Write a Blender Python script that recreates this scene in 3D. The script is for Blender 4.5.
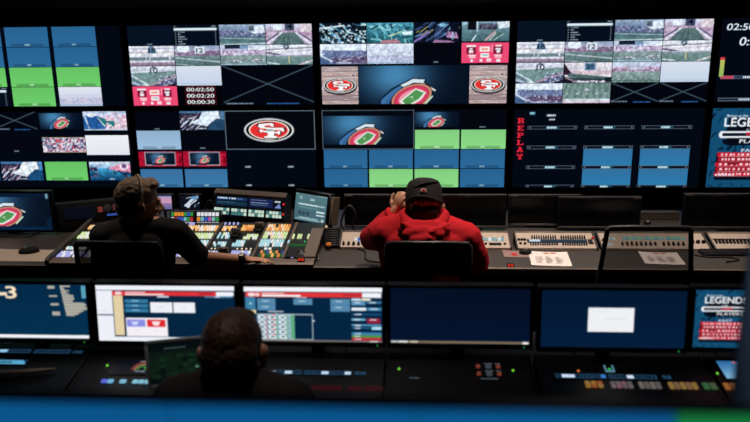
import bpy, math, random
import numpy as np
from mathutils import Vector, Matrix, Euler, noise

# ------------------------------------------------------------------ clear
for o in list(bpy.data.objects):
    bpy.data.objects.remove(o, do_unlink=True)
SC = bpy.context.scene
COL = SC.collection
R = math.radians

# ------------------------------------------------------------------ camera
cam_d = bpy.data.cameras.new('camera')
cam = bpy.data.objects.new('camera', cam_d)
COL.objects.link(cam)
SC.camera = cam
cam_d.sensor_width = 36.0
cam_d.lens = 36.0                                   # 750 px focal length at 750 px width
_p, _y, _r = R(14.573), R(3.43), R(-.729)
_F = Vector((-math.sin(_y)*math.cos(_p), math.cos(_y)*math.cos(_p), -math.sin(_p)))
_Rt = Vector((math.cos(_y), math.sin(_y), 0))
_U = _Rt.cross(_F)
_R2 = _Rt*math.cos(_r) + _U*math.sin(_r)
_U2 = _U*math.cos(_r) - _Rt*math.sin(_r)
cam.matrix_world = Matrix(((_R2.x, _U2.x, -_F.x, 0), (_R2.y, _U2.y, -_F.y, 0), (_R2.z, _U2.z, -_F.z, 2.05), (0, 0, 0, 1)))
cam_d.clip_start = .02
cam_d.dof.use_dof = True
cam_d.dof.focus_distance = 4.3
cam_d.dof.aperture_fstop = 1.9

# ------------------------------------------------------------------ world, exposure
w = bpy.data.worlds.new('world')
SC.world = w
w.use_nodes = True
w.node_tree.nodes['Background'].inputs[0].default_value = (.35, .5, .8, 1)
w.node_tree.nodes['Background'].inputs[1].default_value = .004
SC.view_settings.view_transform = 'Standard'
SC.view_settings.look = 'None'
SC.view_settings.exposure = 0
SC.view_settings.gamma = 1
SC.view_settings.use_curve_mapping = False
SC.cycles.use_denoising = True
SC.cycles.max_bounces = 6
SC.cycles.caustics_reflective = False
SC.cycles.caustics_refractive = False

# ceiling downlights: (x, y, watts, cone degrees); the fittings are built further down
DOWNLIGHTS = [(-2.15, 3.75, 90, 56), (-.98, 4.05, 85, 56), (.08, 3.84, 165, 56), (.95, 3.72, 135, 56), (1.95, 3.75, 110, 56), (-.55, 2.14, 40, 46), (.75, .55, 32, 60)]  # the last one is added to brighten the upright display
LAMP_RGB = (1, .83, .71)

# ------------------------------------------------------------------ materials
def s2l(c):
    c = np.asarray(c, float)
    return np.where(c <= .04045, c/12.92, ((c+.055)/1.055)**2.4)

def lin(rgb):
    return tuple(float(v) for v in s2l(np.array(rgb)/255.0)) + (1,)

MATS = {}
def mat(name, rgb, rough=.6, metal=0, emit=None, strength=1, grain=0, scale=60, spec=.4, bump=0):
    """plain surface with a little procedural grain"""
    if name in MATS:
        return MATS[name]
    m = bpy.data.materials.new(name)
    m.use_nodes = True
    nt = m.node_tree
    b = nt.nodes['Principled BSDF']
    b.inputs['Base Color'].default_value = lin(rgb)
    b.inputs['Roughness'].default_value = rough
    b.inputs['Metallic'].default_value = metal
    b.inputs['Specular IOR Level'].default_value = spec
    if grain or bump:
        tc = nt.nodes.new('ShaderNodeTexCoord')
        n = nt.nodes.new('ShaderNodeTexNoise')
        n.inputs['Scale'].default_value = scale
        n.inputs['Detail'].default_value = 4
        nt.links.new(tc.outputs['Object'], n.inputs['Vector'])
        if grain:
            mx = nt.nodes.new('ShaderNodeMix')
            mx.data_type = 'RGBA'
            c = np.array(lin(rgb)[:3])
            mx.inputs[6].default_value = tuple(c*(1-grain)) + (1,)
            mx.inputs[7].default_value = tuple(np.minimum(c*(1+grain), 1)) + (1,)
            nt.links.new(n.outputs['Fac'], mx.inputs[0])
            nt.links.new(mx.outputs[2], b.inputs['Base Color'])
        if bump:
            bp = nt.nodes.new('ShaderNodeBump')
            bp.inputs['Strength'].default_value = bump
            bp.inputs['Distance'].default_value = .004
            nt.links.new(n.outputs['Fac'], bp.inputs['Height'])
            nt.links.new(bp.outputs[0], b.inputs['Normal'])
    if emit:
        b.inputs['Emission Color'].default_value = lin(emit)
        b.inputs['Emission Strength'].default_value = strength
    MATS[name] = m
    return m

def lit(name, rgb, strength=1):
    """a small lamp, key or display that gives off its own light"""
    return mat(name, (12, 12, 12), .4, 0, rgb, strength)

def picture_mat():
    m = bpy.data.materials.new('screen_picture')
    m.use_nodes = True
    nt = m.node_tree
    b = nt.nodes['Principled BSDF']
    b.inputs['Base Color'].default_value = (.004, .004, .005, 1)
    b.inputs['Roughness'].default_value = .35
    b.inputs['Specular IOR Level'].default_value = .1
    a = nt.nodes.new('ShaderNodeAttribute')
    a.attribute_name = 'Col'
    nt.links.new(a.outputs['Color'], b.inputs['Emission Color'])
    b.inputs['Emission Strength'].default_value = 1
    return m
PICT = picture_mat()

def mesh_fabric(name, rgb, open_=.45):
    m = bpy.data.materials.new(name)
    m.use_nodes = True
    nt = m.node_tree
    b = nt.nodes['Principled BSDF']
    b.inputs['Base Color'].default_value = lin(rgb)
    b.inputs['Roughness'].default_value = .8
    t = nt.nodes.new('ShaderNodeBsdfTransparent')
    mx = nt.nodes.new('ShaderNodeMixShader')
    mx.inputs[0].default_value = 1-open_
    nt.links.new(t.outputs[0], mx.inputs[1])
    nt.links.new(b.outputs[0], mx.inputs[2])
    nt.links.new(mx.outputs[0], nt.nodes['Material Output'].inputs[0])
    return m

M_BLACK = mat('black_plastic', (20, 20, 22), .5, grain=.2)
M_BLACK2 = mat('satin_black_plastic', (32, 31, 33), .38, grain=.15)
M_BEZEL = mat('bezel_black', (9, 9, 12), .42, grain=.1, spec=.3)
M_EDGE = mat('grey_bezel_edge', (66, 62, 60), .5)
M_OFF = mat('screen_off', (7, 7, 10), .22, spec=.35)
M_SCREEN = mat('screen_black_lit', (3, 3, 5), .35, emit=(4, 8, 19), strength=1, spec=.1)
M_SCREEN_DK = mat('screen_black_dim', (3, 3, 5), .35, emit=(2, 4, 9), strength=1, spec=.1)
M_WALL = mat('dark_wall_paint', (112, 112, 132), .9, grain=.15, scale=30)
M_CEIL = mat('black_ceiling', (60, 60, 68), .95, grain=.15)
M_FLOOR = mat('dark_carpet', (48, 48, 56), .95, grain=.35, scale=220, bump=.4)
M_DESK = mat('desk_laminate', (70, 66, 63), .45, grain=.10, scale=40)
M_DESKDK = mat('desk_black_laminate', (26, 25, 27), .5, grain=.15)
M_EDGE_LT = mat('desk_edge_strip', (120, 108, 98), .4)
M_PANEL = mat('warm_grey_panel', (190, 174, 160), .5, grain=.06)
M_CONSOLE = mat('console_dark_grey', (74, 68, 64), .5, grain=.1)
M_RAIL = mat('console_rail', (108, 95, 86), .45, grain=.08)
M_PAPER = mat('paper', (236, 228, 222), .85, grain=.03)
M_PAPERB = mat('paper_beige', (206, 188, 168), .85, grain=.05)
M_INK = mat('grey_ink', (150, 140, 136), .9)
M_RED = mat('red_print', (205, 45, 35), .7)
M_RUBBER = mat('rubber_black', (14, 14, 15), .8)
M_CHROME = mat('brushed_metal', (150, 148, 146), .35, 1)
M_CABLE = mat('black_cable', (28, 27, 27), .55)
M_BEIGE = mat('beige_case', (96, 84, 73), .7, grain=.08)

# ------------------------------------------------------------------ mesh helpers
class MB:
    def __init__(s, M=None):
        s.v, s.f, s.M = [], [], M or Matrix.Identity(4)
    def add(s, pts, faces):
        n = len(s.v)
        s.v += [tuple(s.M @ Vector(p)) for p in pts]
        s.f += [tuple(i+n for i in f) for f in faces]
        return s
    def box(s, x0, x1, y0, y1, z0, z1, ch=0):
        lo, hi = (min(x0, x1), min(y0, y1), min(z0, z1)), (max(x0, x1), max(y0, y1), max(z0, z1))
        c = [(a+b)/2 for a, b in zip(lo, hi)]
        e = [(b-a)/2 for a, b in zip(lo, hi)]
        if not ch:
            pts = [(c[0]+i*e[0], c[1]+j*e[1], c[2]+k*e[2]) for i in (-1, 1) for j in (-1, 1) for k in (-1, 1)]
            return s.add(pts, [(0, 1, 3, 2), (4, 6, 7, 5), (0, 4, 5, 1), (2, 3, 7, 6), (0, 2, 6, 4), (1, 5, 7, 3)])
        ch = min(ch, min(e)*.9)
        idx, pts = {}, []
        for i in (-1, 1):
            for j in (-1, 1):
                for k in (-1, 1):
                    sg = (i, j, k)
                    for a in range(3):
                        idx[sg, a] = len(pts)
                        pts.append(tuple(c[q]+sg[q]*(e[q] if q == a else e[q]-ch) for q in range(3)))
        fs = []
        for a in range(3):
            b, d = (a+1) % 3, (a+2) % 3
            for sa in (-1, 1):
                q = []
                for sb, sd in ((-1, -1), (1, -1), (1, 1), (-1, 1)):
                    g = [0, 0, 0]; g[a] = sa; g[b] = sb; g[d] = sd
                    q.append(idx[tuple(g), a])
                fs.append(q)
                for sb in (-1, 1):
                    q = []
                    for sd, ax in ((-1, a), (1, a), (1, b), (-1, b)):
                        g = [0, 0, 0]; g[a] = sa; g[b] = sb; g[d] = sd
                        q.append(idx[tuple(g), ax])
                    fs.append(q)
        for i in (-1, 1):
            for j in (-1, 1):
                for k in (-1, 1):
                    fs.append([idx[(i, j, k), a] for a in range(3)])
        out = []
        C = Vector(c)
        for f in fs:
            P = [Vector(pts[i]) for i in f]
            n = (P[1]-P[0]).cross(P[2]-P[0])
            m = sum(P, Vector())/len(P)-C
            out.append(tuple(f) if n.dot(m) > 0 else tuple(reversed(f)))
        return s.add(pts, out)
    def cyl(s, p0, p1, r0, r1=None, n=16, caps=True):
        return s.tube([p0, p1], [r0, r0 if r1 is None else r1], n, caps)
    def tube(s, pts, r, n=8, caps=True):
        pts = [Vector(p) for p in pts]
        rr = r if isinstance(r, (list, tuple)) else [r]*len(pts)
        V, Fc = [], []
        t0 = (pts[1]-pts[0]).normalized()
        up = Vector((0, 0, 1)) if abs(t0.z) < .9 else Vector((1, 0, 0))
        a = t0.cross(up).normalized()
        for i, p in enumerate(pts):
            t = ((pts[min(i+1, len(pts)-1)]-pts[max(i-1, 0)])).normalized()
            a = (a - t*a.dot(t)).normalized()
            b = t.cross(a)
            for k in range(n):
                an = 2*math.pi*k/n
                V.append(p+(a*math.cos(an)+b*math.sin(an))*rr[i])
        for i in range(len(pts)-1):
            for k in range(n):
                Fc.append((i*n+k, i*n+(k+1) % n, (i+1)*n+(k+1) % n, (i+1)*n+k))
        if caps:
            Fc.append(tuple(reversed(range(n))))
            Fc.append(tuple((len(pts)-1)*n+k for k in range(n)))
        return s.add(V, Fc)
    def lathe(s, prof, n=20, c=(0, 0, 0), sx=1, sy=1):
        V, Fc = [], []
        for r, z in prof:
            for k in range(n):
                an = 2*math.pi*k/n
                V.append((c[0]+r*sx*math.cos(an), c[1]+r*sy*math.sin(an), c[2]+z))
        for i in range(len(prof)-1):
            for k in range(n):
                Fc.append((i*n+k, i*n+(k+1) % n, (i+1)*n+(k+1) % n, (i+1)*n+k))
        Fc.append(tuple(reversed(range(n))))
        Fc.append(tuple((len(prof)-1)*n+k for k in range(n)))
        return s.add(V, Fc)
    def prism(s, poly, y0, y1):
        """polygon in x,z extruded along y"""
        n = len(poly)
        V = [(x, y0, z) for x, z in poly]+[(x, y1, z) for x, z in poly]
        Fc = [tuple(range(n)), tuple(reversed(range(n, 2*n)))]
        Fc += [(i, n+i, n+(i+1) % n, (i+1) % n) for i in range(n)]
        return s.add(V, Fc)
    def prof(s, poly, x0, x1):
        """profile in y,z extruded along x"""
        n = len(poly)
        V = [(x0, y, z) for y, z in poly]+[(x1, y, z) for y, z in poly]
        Fc = [tuple(reversed(range(n))), tuple(range(n, 2*n))]
        Fc += [((i+1) % n, n+(i+1) % n, n+i, i) for i in range(n)]
        return s.add(V, Fc)

def tag(o, label=None, cat=None, group=None, kind=None):
    if label: o['label'] = label
    if cat: o['category'] = cat
    if group: o['group'] = group
    if kind: o['kind'] = kind
    return o

def obj(name, mb, m, parent=None, label=None, kind=None, smooth=True):
    me = bpy.data.meshes.new(name)
    me.from_pydata(mb.v, [], mb.f)
    me.validate()
    me.materials.append(m)
    if smooth:
        me.polygons.foreach_set('use_smooth', [True]*len(me.polygons))
        me.set_sharp_from_angle(angle=R(38))
    me.update()
    o = bpy.data.objects.new(name, me)
    COL.objects.link(o)
    if parent is not None:
        o.parent = parent
    if kind: o['kind'] = kind
    if label: o['label'] = label
    return o

def thing(name, label, cat, loc=(0, 0, 0), rot=(0, 0, 0), group=None):
    o = bpy.data.objects.new(name, None)
    o.empty_display_size = .1
    COL.objects.link(o)
    o.location = loc
    o.rotation_euler = rot
    return tag(o, label, cat, group)

def struct(name, mb, m, parent=None):
    o = obj(name, mb, m, parent)
    if parent is None:
        o['kind'] = 'structure'
    return o

# ------------------------------------------------------------------ painter: pictures shown on screens
_TXT = {}
def text_tris(body):
    if body in _TXT:
        return _TXT[body]
    cu = bpy.data.curves.new('t', 'FONT')
    cu.body = body
    cu.offset = .012
    o = bpy.data.objects.new('t', cu)
    me = o.to_mesh()
    me.calc_loop_triangles()
    V = np.array([v.co[:2] for v in me.vertices])
    T = np.array([t.vertices[:] for t in me.loop_triangles])
    o.to_mesh_clear()
    bpy.data.objects.remove(o)
    bpy.data.curves.remove(cu)
    lo, hi = V.min(0), V.max(0)
    V = (V-lo)/(hi-lo)
    V[:, 1] = 1-V[:, 1]
    _TXT[body] = V[T]
    return _TXT[body]

BITS = {
 'R': ("1111110", "0110011", "0110011", "0111110", "0110110", "0110011", "1111011"),
 'E': ("1111111", "0110001", "0110100", "0111100", "0110100", "0110001", "1111111"),
 'P': ("1111110", "0110011", "0110011", "0111110", "0110000", "0110000", "1111000"),
 'L': ("1111000", "0110000", "0110000", "0110000", "0110001", "0110001", "1111111"),
 'A': ("0011100", "0001100", "0011110", "0010110", "0111110", "0110011", "1110111"),
 'Y': ("1110111", "0110011", "0011110", "0001100", "0001100", "0001100", "0011110")}

class Pic:
    SS = 3
    def __init__(s, w_, h_, bg=(4, 8, 19), res=1.6):
        s.w, s.h = w_, h_
        s.nx, s.ny = max(2, int(round(w_*res))), max(2, int(round(h_*res)))
        X = (np.arange(s.nx*s.SS)+.5)/(s.nx*s.SS)*w_
        Y = (np.arange(s.ny*s.SS)+.5)/(s.ny*s.SS)*h_
        s.X, s.Y = np.meshgrid(X, Y)
        s.a = np.empty(s.X.shape+(3,))
        s.a[:] = np.array(bg)/255.
    def put(s, m, c, al=1):
        c = np.array(c)/255.
        s.a[m] = s.a[m]*(1-al)+c*al
        return s
    def rect(s, x0, y0, x1, y1, c, al=1):
        return s.put((s.X >= x0) & (s.X < x1) & (s.Y >= y0) & (s.Y < y1), c, al)
    def ell(s, cx, cy, rx, ry, c, ang=0, al=1, ring=0):
        ca, sa = math.cos(ang), math.sin(ang)
        dx, dy = s.X-cx, s.Y-cy
        u, v = (dx*ca+dy*sa), (-dx*sa+dy*ca)
        m = (u/rx)**2+(v/ry)**2 < 1
        if ring:
            m &= (u/(rx-ring))**2+(v/(ry-ring))**2 >= 1
        return s.put(m, c, al)
    def poly(s, pts, c, al=1):
        m = np.zeros(s.X.shape, bool)
        n = len(pts)
        for i in range(n):
            (xa, ya), (xb, yb) = pts[i], pts[(i+1) % n]
            if ya == yb: continue
            cr = ((ya > s.Y) != (yb > s.Y)) & (s.X < (xb-xa)*(s.Y-ya)/(yb-ya)+xa)
            m ^= cr
        return s.put(m, c, al)
    def line(s, x0, y0, x1, y1, w_, c, al=1):
        dx, dy = x1-x0, y1-y0
        L2 = dx*dx+dy*dy
        t = np.clip(((s.X-x0)*dx+(s.Y-y0)*dy)/L2, 0, 1)
        return s.put((s.X-x0-t*dx)**2+(s.Y-y0-t*dy)**2 < (w_/2)**2, c, al)
    def vgrad(s, y0, y1, c0, c1):
        t = np.clip((s.Y-y0)/(y1-y0), 0, 1)[..., None]
        g = np.array(c0)/255.*(1-t)+np.array(c1)/255.*t
        m = (s.Y >= y0) & (s.Y < y1)
        s.a[m] = g[m]
        return s
    def glow(s, cx, cy, rx, ry, c, al=1):
        d = ((s.X-cx)/rx)**2+((s.Y-cy)/ry)**2
        t = (np.exp(-d*1.4)*al)[..., None]
        s.a = s.a*(1-t)+np.array(c)/255.*t
        return s
    def speck(s, x0, y0, x1, y1, cols, sx, sy, seed, dens=1., al=1):
        rg = np.random.RandomState(seed)
        ix = ((s.X-x0)/sx).astype(int); iy = ((s.Y-y0)/sy).astype(int)
        n = 4096
        tab = rg.randint(0, len(cols), n); pr = rg.rand(n)
        k = (ix*73+iy*151+ix*iy*17) % n
        m = (s.X >= x0) & (s.X < x1) & (s.Y >= y0) & (s.Y < y1) & (pr[k] < dens)
        cc = np.array(cols)/255.
        s.a[m] = s.a[m]*(1-al)+cc[tab[k[m]]]*al
        return s
    def strokes(s, x0, y0, x1, y1, cols, n, L, w_, ang, seed, spread=.4):
        rg = random.Random(seed)
        for _ in range(n):
            x, y = rg.uniform(x0, x1), rg.uniform(y0, y1)
            a = ang+rg.uniform(-spread, spread)
            l = L*rg.uniform(.4, 1.2)
            s.line(x, y, x+l*math.cos(a), y+l*math.sin(a), w_*rg.uniform(.5, 1.3), rg.choice(cols))
        return s
    def bits(s, x, y, n, c, w_=.9, h_=1., gap=.5, seed=1):
        """a row of captions too small to read"""
        rg = random.Random(seed)
        for i in range(n):
            l = w_*rg.uniform(.6, 1.3)
            s.rect(x, y, x+l, y+h_, c)
            x += l+gap*rg.uniform(.3, 1)
        return s
    def text(s, body, x, y, w_, h_, c, shear=0):
        T = text_tris(body)
        m = np.zeros(s.X.shape, bool)
        kx, ky = s.nx*s.SS/s.w, s.ny*s.SS/s.h
        for t in T:
            P = [((x+p[0]*w_+shear*(1-p[1])*h_), y+p[1]*h_) for p in t]
            xs = [p[0] for p in P]; ys = [p[1] for p in P]
            i0, i1 = max(0, int(min(xs)*kx)-1), min(s.X.shape[1], int(max(xs)*kx)+2)
            j0, j1 = max(0, int(min(ys)*ky)-1), min(s.X.shape[0], int(max(ys)*ky)+2)
            if i1 <= i0 or j1 <= j0: continue
            X, Y = s.X[j0:j1, i0:i1], s.Y[j0:j1, i0:i1]
            def e(a, b):
                return (b[0]-a[0])*(Y-a[1])-(b[1]-a[1])*(X-a[0])
            e0, e1, e2 = e(P[0], P[1]), e(P[1], P[2]), e(P[2], P[0])
            m[j0:j1, i0:i1] |= ((e0 >= 0) & (e1 >= 0) & (e2 >= 0)) | ((e0 <= 0) & (e1 <= 0) & (e2 <= 0))
        return s.put(m, c)
    def bitmap(s, ch, x, y, w_, h_, c):
        for j, row in enumerate(BITS[ch]):
            for i, b in enumerate(row):
                if b == '1':
                    s.rect(x+i*w_/7, y+j*h_/7, x+(i+1)*w_/7+.01, y+(j+1)*h_/7+.01, c)
        return s
    def mottle(s, al, seed, size=2.2):
        rg = np.random.RandomState(seed)
        nx, ny = int(s.w/size)+3, int(s.h/size)+3
        g = rg.rand(ny, nx, 3)*.12+rg.rand(ny, nx, 1)*.88-.5
        fx, fy = s.X/size, s.Y/size
        ix, iy = fx.astype(int), fy.astype(int)
        u, v = (fx-ix)[..., None], (fy-iy)[..., None]
        n = (g[iy, ix]*(1-u)+g[iy, ix+1]*u)*(1-v)+(g[iy+1, ix]*(1-u)+g[iy+1, ix+1]*u)*v
        s.a = np.clip(s.a*(1+al*n*1.6), 0, 1)
        return s
    def mute(s, k, tint=(.96, 1.0, 1.04)):
        g = (s.a*np.array([.3, .59, .11])).sum(-1, keepdims=True)
        s.a = np.clip((s.a*(1-k)+g*k)*np.array(tint), 0, 1)
        return s
    def out(s):
        return s.a.reshape(s.ny, s.SS, s.nx, s.SS, 3).mean((1, 3))

def pic_mesh(name, pic, x0, x1, z0, z1, y, parent, label=None):
    """the picture as a fine grid of coloured vertices on the screen plane (facing -y)"""
    a = pic.out()
    ny, nx = a.shape[:2]
    # pad so that vertices sit on the rim
    xs = np.linspace(x0, x1, nx); zs = np.linspace(z1, z0, ny)
    XX, ZZ = np.meshgrid(xs, zs)
    co = np.stack([XX, np.full_like(XX, y), ZZ], -1).reshape(-1, 3)
    i = np.arange(nx*ny).reshape(ny, nx)
    q = np.stack([i[1:, :-1], i[1:, 1:], i[:-1, 1:], i[:-1, :-1]], -1).reshape(-1, 4)
    me = bpy.data.meshes.new(name)
    me.vertices.add(len(co)); me.vertices.foreach_set('co', co.ravel())
    me.loops.add(q.size); me.loops.foreach_set('vertex_index', q.ravel().astype(np.int32))
    me.polygons.add(len(q)); me.polygons.foreach_set('loop_start', np.arange(0, q.size, 4, dtype=np.int32))
    me.update(calc_edges=True)
    at = me.color_attributes.new('Col', 'FLOAT_COLOR', 'POINT')
    rgba = np.ones((nx*ny, 4), np.float32)
    rgba[:, :3] = s2l(np.clip(a.reshape(-1, 3), 0, 1))
    at.data.foreach_set('color', rgba.ravel())
    me.materials.append(PICT)
    o = bpy.data.objects.new(name, me)
    COL.objects.link(o)
    o.parent = parent
    if label: o['label'] = label
    return o
# ---- pictures ------------------------------------------------------
WHITE, PINK, BLUE, GREEN = (232, 238, 246), (236, 74, 116), (42, 102, 150), (106, 200, 104)
def p_solid(w_, h_, c, tagc=None, k=1):
    p = Pic(w_, h_, c, 1.3)
    c = np.array(c)
    p.vgrad(0, h_, c*.96, np.minimum(c*1.04, 255))
    p.rect(w_*.13, h_*.83, w_*.87, h_*.96, c*.82)
    p.bits(w_*.44, h_*.86, 4, tagc or (205, 235, 245), 1.1, 1.1, .3, k)
    return p
def p_blue(w_=46, h_=20, k=1): return p_solid(w_, h_, BLUE, k=k)
def p_green(w_=46, h_=20, k=1): return p_solid(w_, h_, GREEN, (225, 255, 225), k)
def p_green2(w_=46, h_=20, k=1): return p_solid(w_, h_, (136, 212, 132), (235, 255, 235), k)
def p_white(w_=46, h_=20, k=1):
    p = Pic(w_, h_, (214, 224, 238))
    p.vgrad(0, h_, (216, 224, 238), (196, 212, 234))
    p.rect(w_*.08, h_*.86, w_*.9, h_*.93, (186, 200, 222))
    return p
def p_dark(w_=46, h_=20, k=1, c=(6, 18, 34)):
    p = Pic(w_, h_, c)
    p.bits(w_*.42, h_*.9, 5, (150, 180, 190), .9, .9, .3, k)
    return p
def p_black(w_=46, h_=20, k=1):
    return p_dark(w_, h_, k, (4, 7, 15))
def p_list(w_=46, h_=20, k=1):
    p = Pic(w_, h_, (5, 14, 28))
    p.bits(1, 1, 3, (160, 180, 195), .9, .8, .4, k)
    p.bits(w_-7, 1, 4, (160, 180, 195), 1, .8, .3, k+1)
    p.rect(1, 3.2, w_-2, 5.4, (222, 240, 248))
    for i in range(6):
        y = 6.4+i*2.3
        p.rect(2, y, 3, y+.9, (190, 205, 215))
        p.bits(5, y, 2+(i*7+k) % 5, (170, 190, 205), 1.4, .9, .3, i+k)
        p.rect(w_-4, y, w_-3, y+.9, (150, 170, 190))
    return p
def cross(w_, h_, k=1):
    p = Pic(w_, h_, (3, 6, 14))
    c = (72, 94, 110)
    p.line(0, 0, w_, h_*.93, .8, c).line(0, h_*.93, w_, 0, .8, c)
    p.bits(w_*.03, h_*.945 if h_ > 30 else h_*.9, int(w_*.22), (140, 165, 190), 1.2, 1, .5, k)
    p.bits(w_*.48, h_*.95 if h_ > 30 else h_*.93, int(w_*.22), (50, 110, 190), 1.4, 1, .4, k+3)
    return p
def num(p, n, x, y, w_, h_, box, col):
    p.rect(x, y, x+w_, y+h_, box)
    p.text(n, x+w_*.16, y+h_*.18, w_*.68, h_*.66, col)
def p_bands(k=1):
    p = Pic(46, 20, (238, 226, 230))
    p.rect(0, 2.2, 46, 3.4, (176, 172, 196)).rect(0, 6, 46, 7.2, (206, 176, 180)).rect(0, 7.2, 46, 8, (246, 238, 236))
    p.vgrad(11, 14.5, (120, 140, 146), (90, 126, 122)).rect(0, 14.4, 46, 16.4, (222, 214, 226)).vgrad(16.4, 20, (170, 128, 150), (134, 104, 130))
    p.line(17, 8, 17, 15, .7, WHITE).line(21, 9, 21, 15, .7, WHITE).line(40, 10, 42, 15, 1.4, (232, 222, 236))
    p.poly([(20, 1.8), (23, -1), (26, 1.8), (28.6, 7.4), (18.6, 7.4)], (84, 128, 170))
    p.text('18', 20.2, 2.0, 6.8, 5, (6, 14, 34))
    p.speck(36, 14, 46, 18, [(90, 70, 90), (210, 190, 205)], 1.3, 1, k, .4)
    return p
def p_twelve(k=1):
    p = Pic(46, 20, (120, 136, 166))
    p.vgrad(0, 6, (130, 150, 184), (196, 190, 214))
    p.rect(0, 5.4, 46, 10, (140, 98, 140)).speck(0, 5.4, 46, 10, [(150, 100, 142), (190, 160, 186), (116, 90, 130)], 1.7, 1.2, k, .7)
    p.vgrad(10, 20, (112, 142, 140), (70, 106, 106))
    p.line(0, 12, 46, 16.5, .9, (206, 216, 212)).line(0, 18, 20, 20, .8, (170, 190, 190))
    p.rect(3, .6, 15, 6.6, WHITE)
    p.poly([(22, 2), (25, -1), (28, 2)], (20, 46, 84))
    num(p, '12', 20.5, 1.2, 10, 7, (236, 240, 246), (16, 22, 34))
    return p
def p_eight(k=1):
    p = Pic(46, 20, (110, 140, 176))
    p.vgrad(0, 9, (154, 178, 206), (92, 116, 156))
    p.speck(0, 6, 46, 12, [(88, 88, 140), (120, 100, 150), (70, 90, 130), (150, 160, 190)], 1.8, 1.2, k, .8)
    p.vgrad(12, 20, (60, 106, 116), (92, 138, 134))
    p.line(0, 13, 46, 14.5, .6, (190, 206, 212)).line(0, 19.6, 46, 18.6, .9, (210, 220, 224))
    p.poly([(30, 2), (44, 1), (46, 8), (36, 9.5), (29, 7)], WHITE)
    num(p, '8', 29, 1, 6.4, 6.4, (150, 168, 190), (20, 34, 56))
    return p
def p_four(k=1):
    p = Pic(46, 20, (206, 160, 190))
    p.vgrad(0, 8, (206, 214, 232), (198, 150, 184))
    p.speck(0, 7, 46, 14, [(190, 130, 170), (214, 176, 200), (160, 120, 160)], 2, 1.3, k, .7)
    p.poly([(17, 8.5), (29, 8.5), (40, 20), (5, 20)], (74, 110, 106))
    for t in (.2, .4, .6, .8):
        p.line(17+12*t, 8.5, 5+35*t, 20, .35, (130, 160, 152))
    p.line(16, 8.5, 1, 20, 1.6, (226, 226, 238)).line(30, 8.5, 45, 20, 1.6, (226, 226, 238))
    p.line(13, 9, -3, 19, 1, (44, 60, 96)).line(33, 9, 49, 19, 1, (44, 60, 96))
    p.rect(34, 0, 46, 8, (236, 206, 206)).rect(8, .6, 17, 6, WHITE)
    num(p, '4', 19.5, -.6, 9, 7, (62, 72, 108), (12, 14, 30))
    return p
def p_wide(k=1):
    p = Pic(46, 20, (184, 150, 192))
    p.vgrad(0, 5, (206, 220, 240), (196, 190, 220))
    p.rect(5, 0, 20, 3.6, (20, 34, 62)).rect(20, 0, 28, 4, (120, 160, 206))
    p.poly([(28, 3.6), (39, 2), (46, 0), (46, 4), (39, 8.4), (30, 7)], WHITE)
    p.speck(0, 5, 46, 10, [(176, 120, 168), (206, 170, 206), (230, 214, 232)], 2, 1.1, k, .9)
    p.vgrad(10, 20, (128, 152, 146), (96, 140, 132))
    p.poly([(10, 10), (36, 10), (46, 17), (0, 17)], (146, 168, 160), .5)
    p.speck(2, 14, 44, 17.4, [(226, 226, 234), (150, 120, 150), (90, 130, 126)], 2.1, 1, k+2, .6)
    p.rect(0, 18.4, 46, 20, (150, 186, 196))
    return p
def p_goal(k=1):
    p = Pic(46, 20, (238, 232, 238))
    p.line(0, 5, 46, 3, 1, (120, 110, 130)).line(0, 7.6, 46, 6, 1.2, (222, 190, 196))
    p.line(0, 8, 14, 10, 1.6, (90, 76, 120)).rect(0, 10, 46, 11, (196, 170, 200))
    p.vgrad(11, 20, (120, 150, 144), (84, 128, 120))
    p.line(0, 17.5, 12, 19, 1, WHITE).line(46, 15.5, 32, 20, 2, (214, 200, 196))
    p.line(22.6, 11, 22.6, 18, 1.2, (222, 202, 110))
    p.text('9', 17, 1, 6, 4.4, (44, 70, 96))
    p.poly([(15, 0), (26, 0), (20, 1.8)], (96, 130, 150))
    return p
def p_ten(k=1):
    p = Pic(46, 20, (226, 228, 238))
    p.vgrad(0, 5, (236, 234, 242), (206, 200, 216))
    p.poly([(0, 7), (46, 5), (46, 9), (20, 19), (0, 17)], (110, 148, 140))
    for t in range(6):
        p.line(3+t*7, 6.6, -6+t*8, 19, .4, (168, 196, 190))
    p.poly([(0, 9), (0, 15), (14, 20), (0, 20)], (170, 186, 212)).line(0, 9, 17, 19, 1.2, (226, 232, 244)).line(0, 12, 12, 19.6, .8, (70, 110, 150))
    p.poly([(46, 8), (46, 13), (30, 19), (18, 20), (20, 18)], (196, 150, 170)).poly([(46, 11.4), (46, 16), (28, 20), (20, 20)], (76, 86, 130))
    p.speck(28, 10, 46, 20, [(80, 100, 160), (214, 210, 226), (50, 56, 96)], 1.6, 1.1, k, .45)
    p.poly([(0, 20), (0, 18), (9, 20)], (40, 30, 50)).poly([(46, 20), (46, 16.4), (33, 20)], (34, 28, 56))
    p.poly([(20, 2), (23, 0), (27, 2)], (60, 90, 126))
    p.text('10', 19.6, 1.8, 8, 5.4, (8, 24, 38))
    return p
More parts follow.
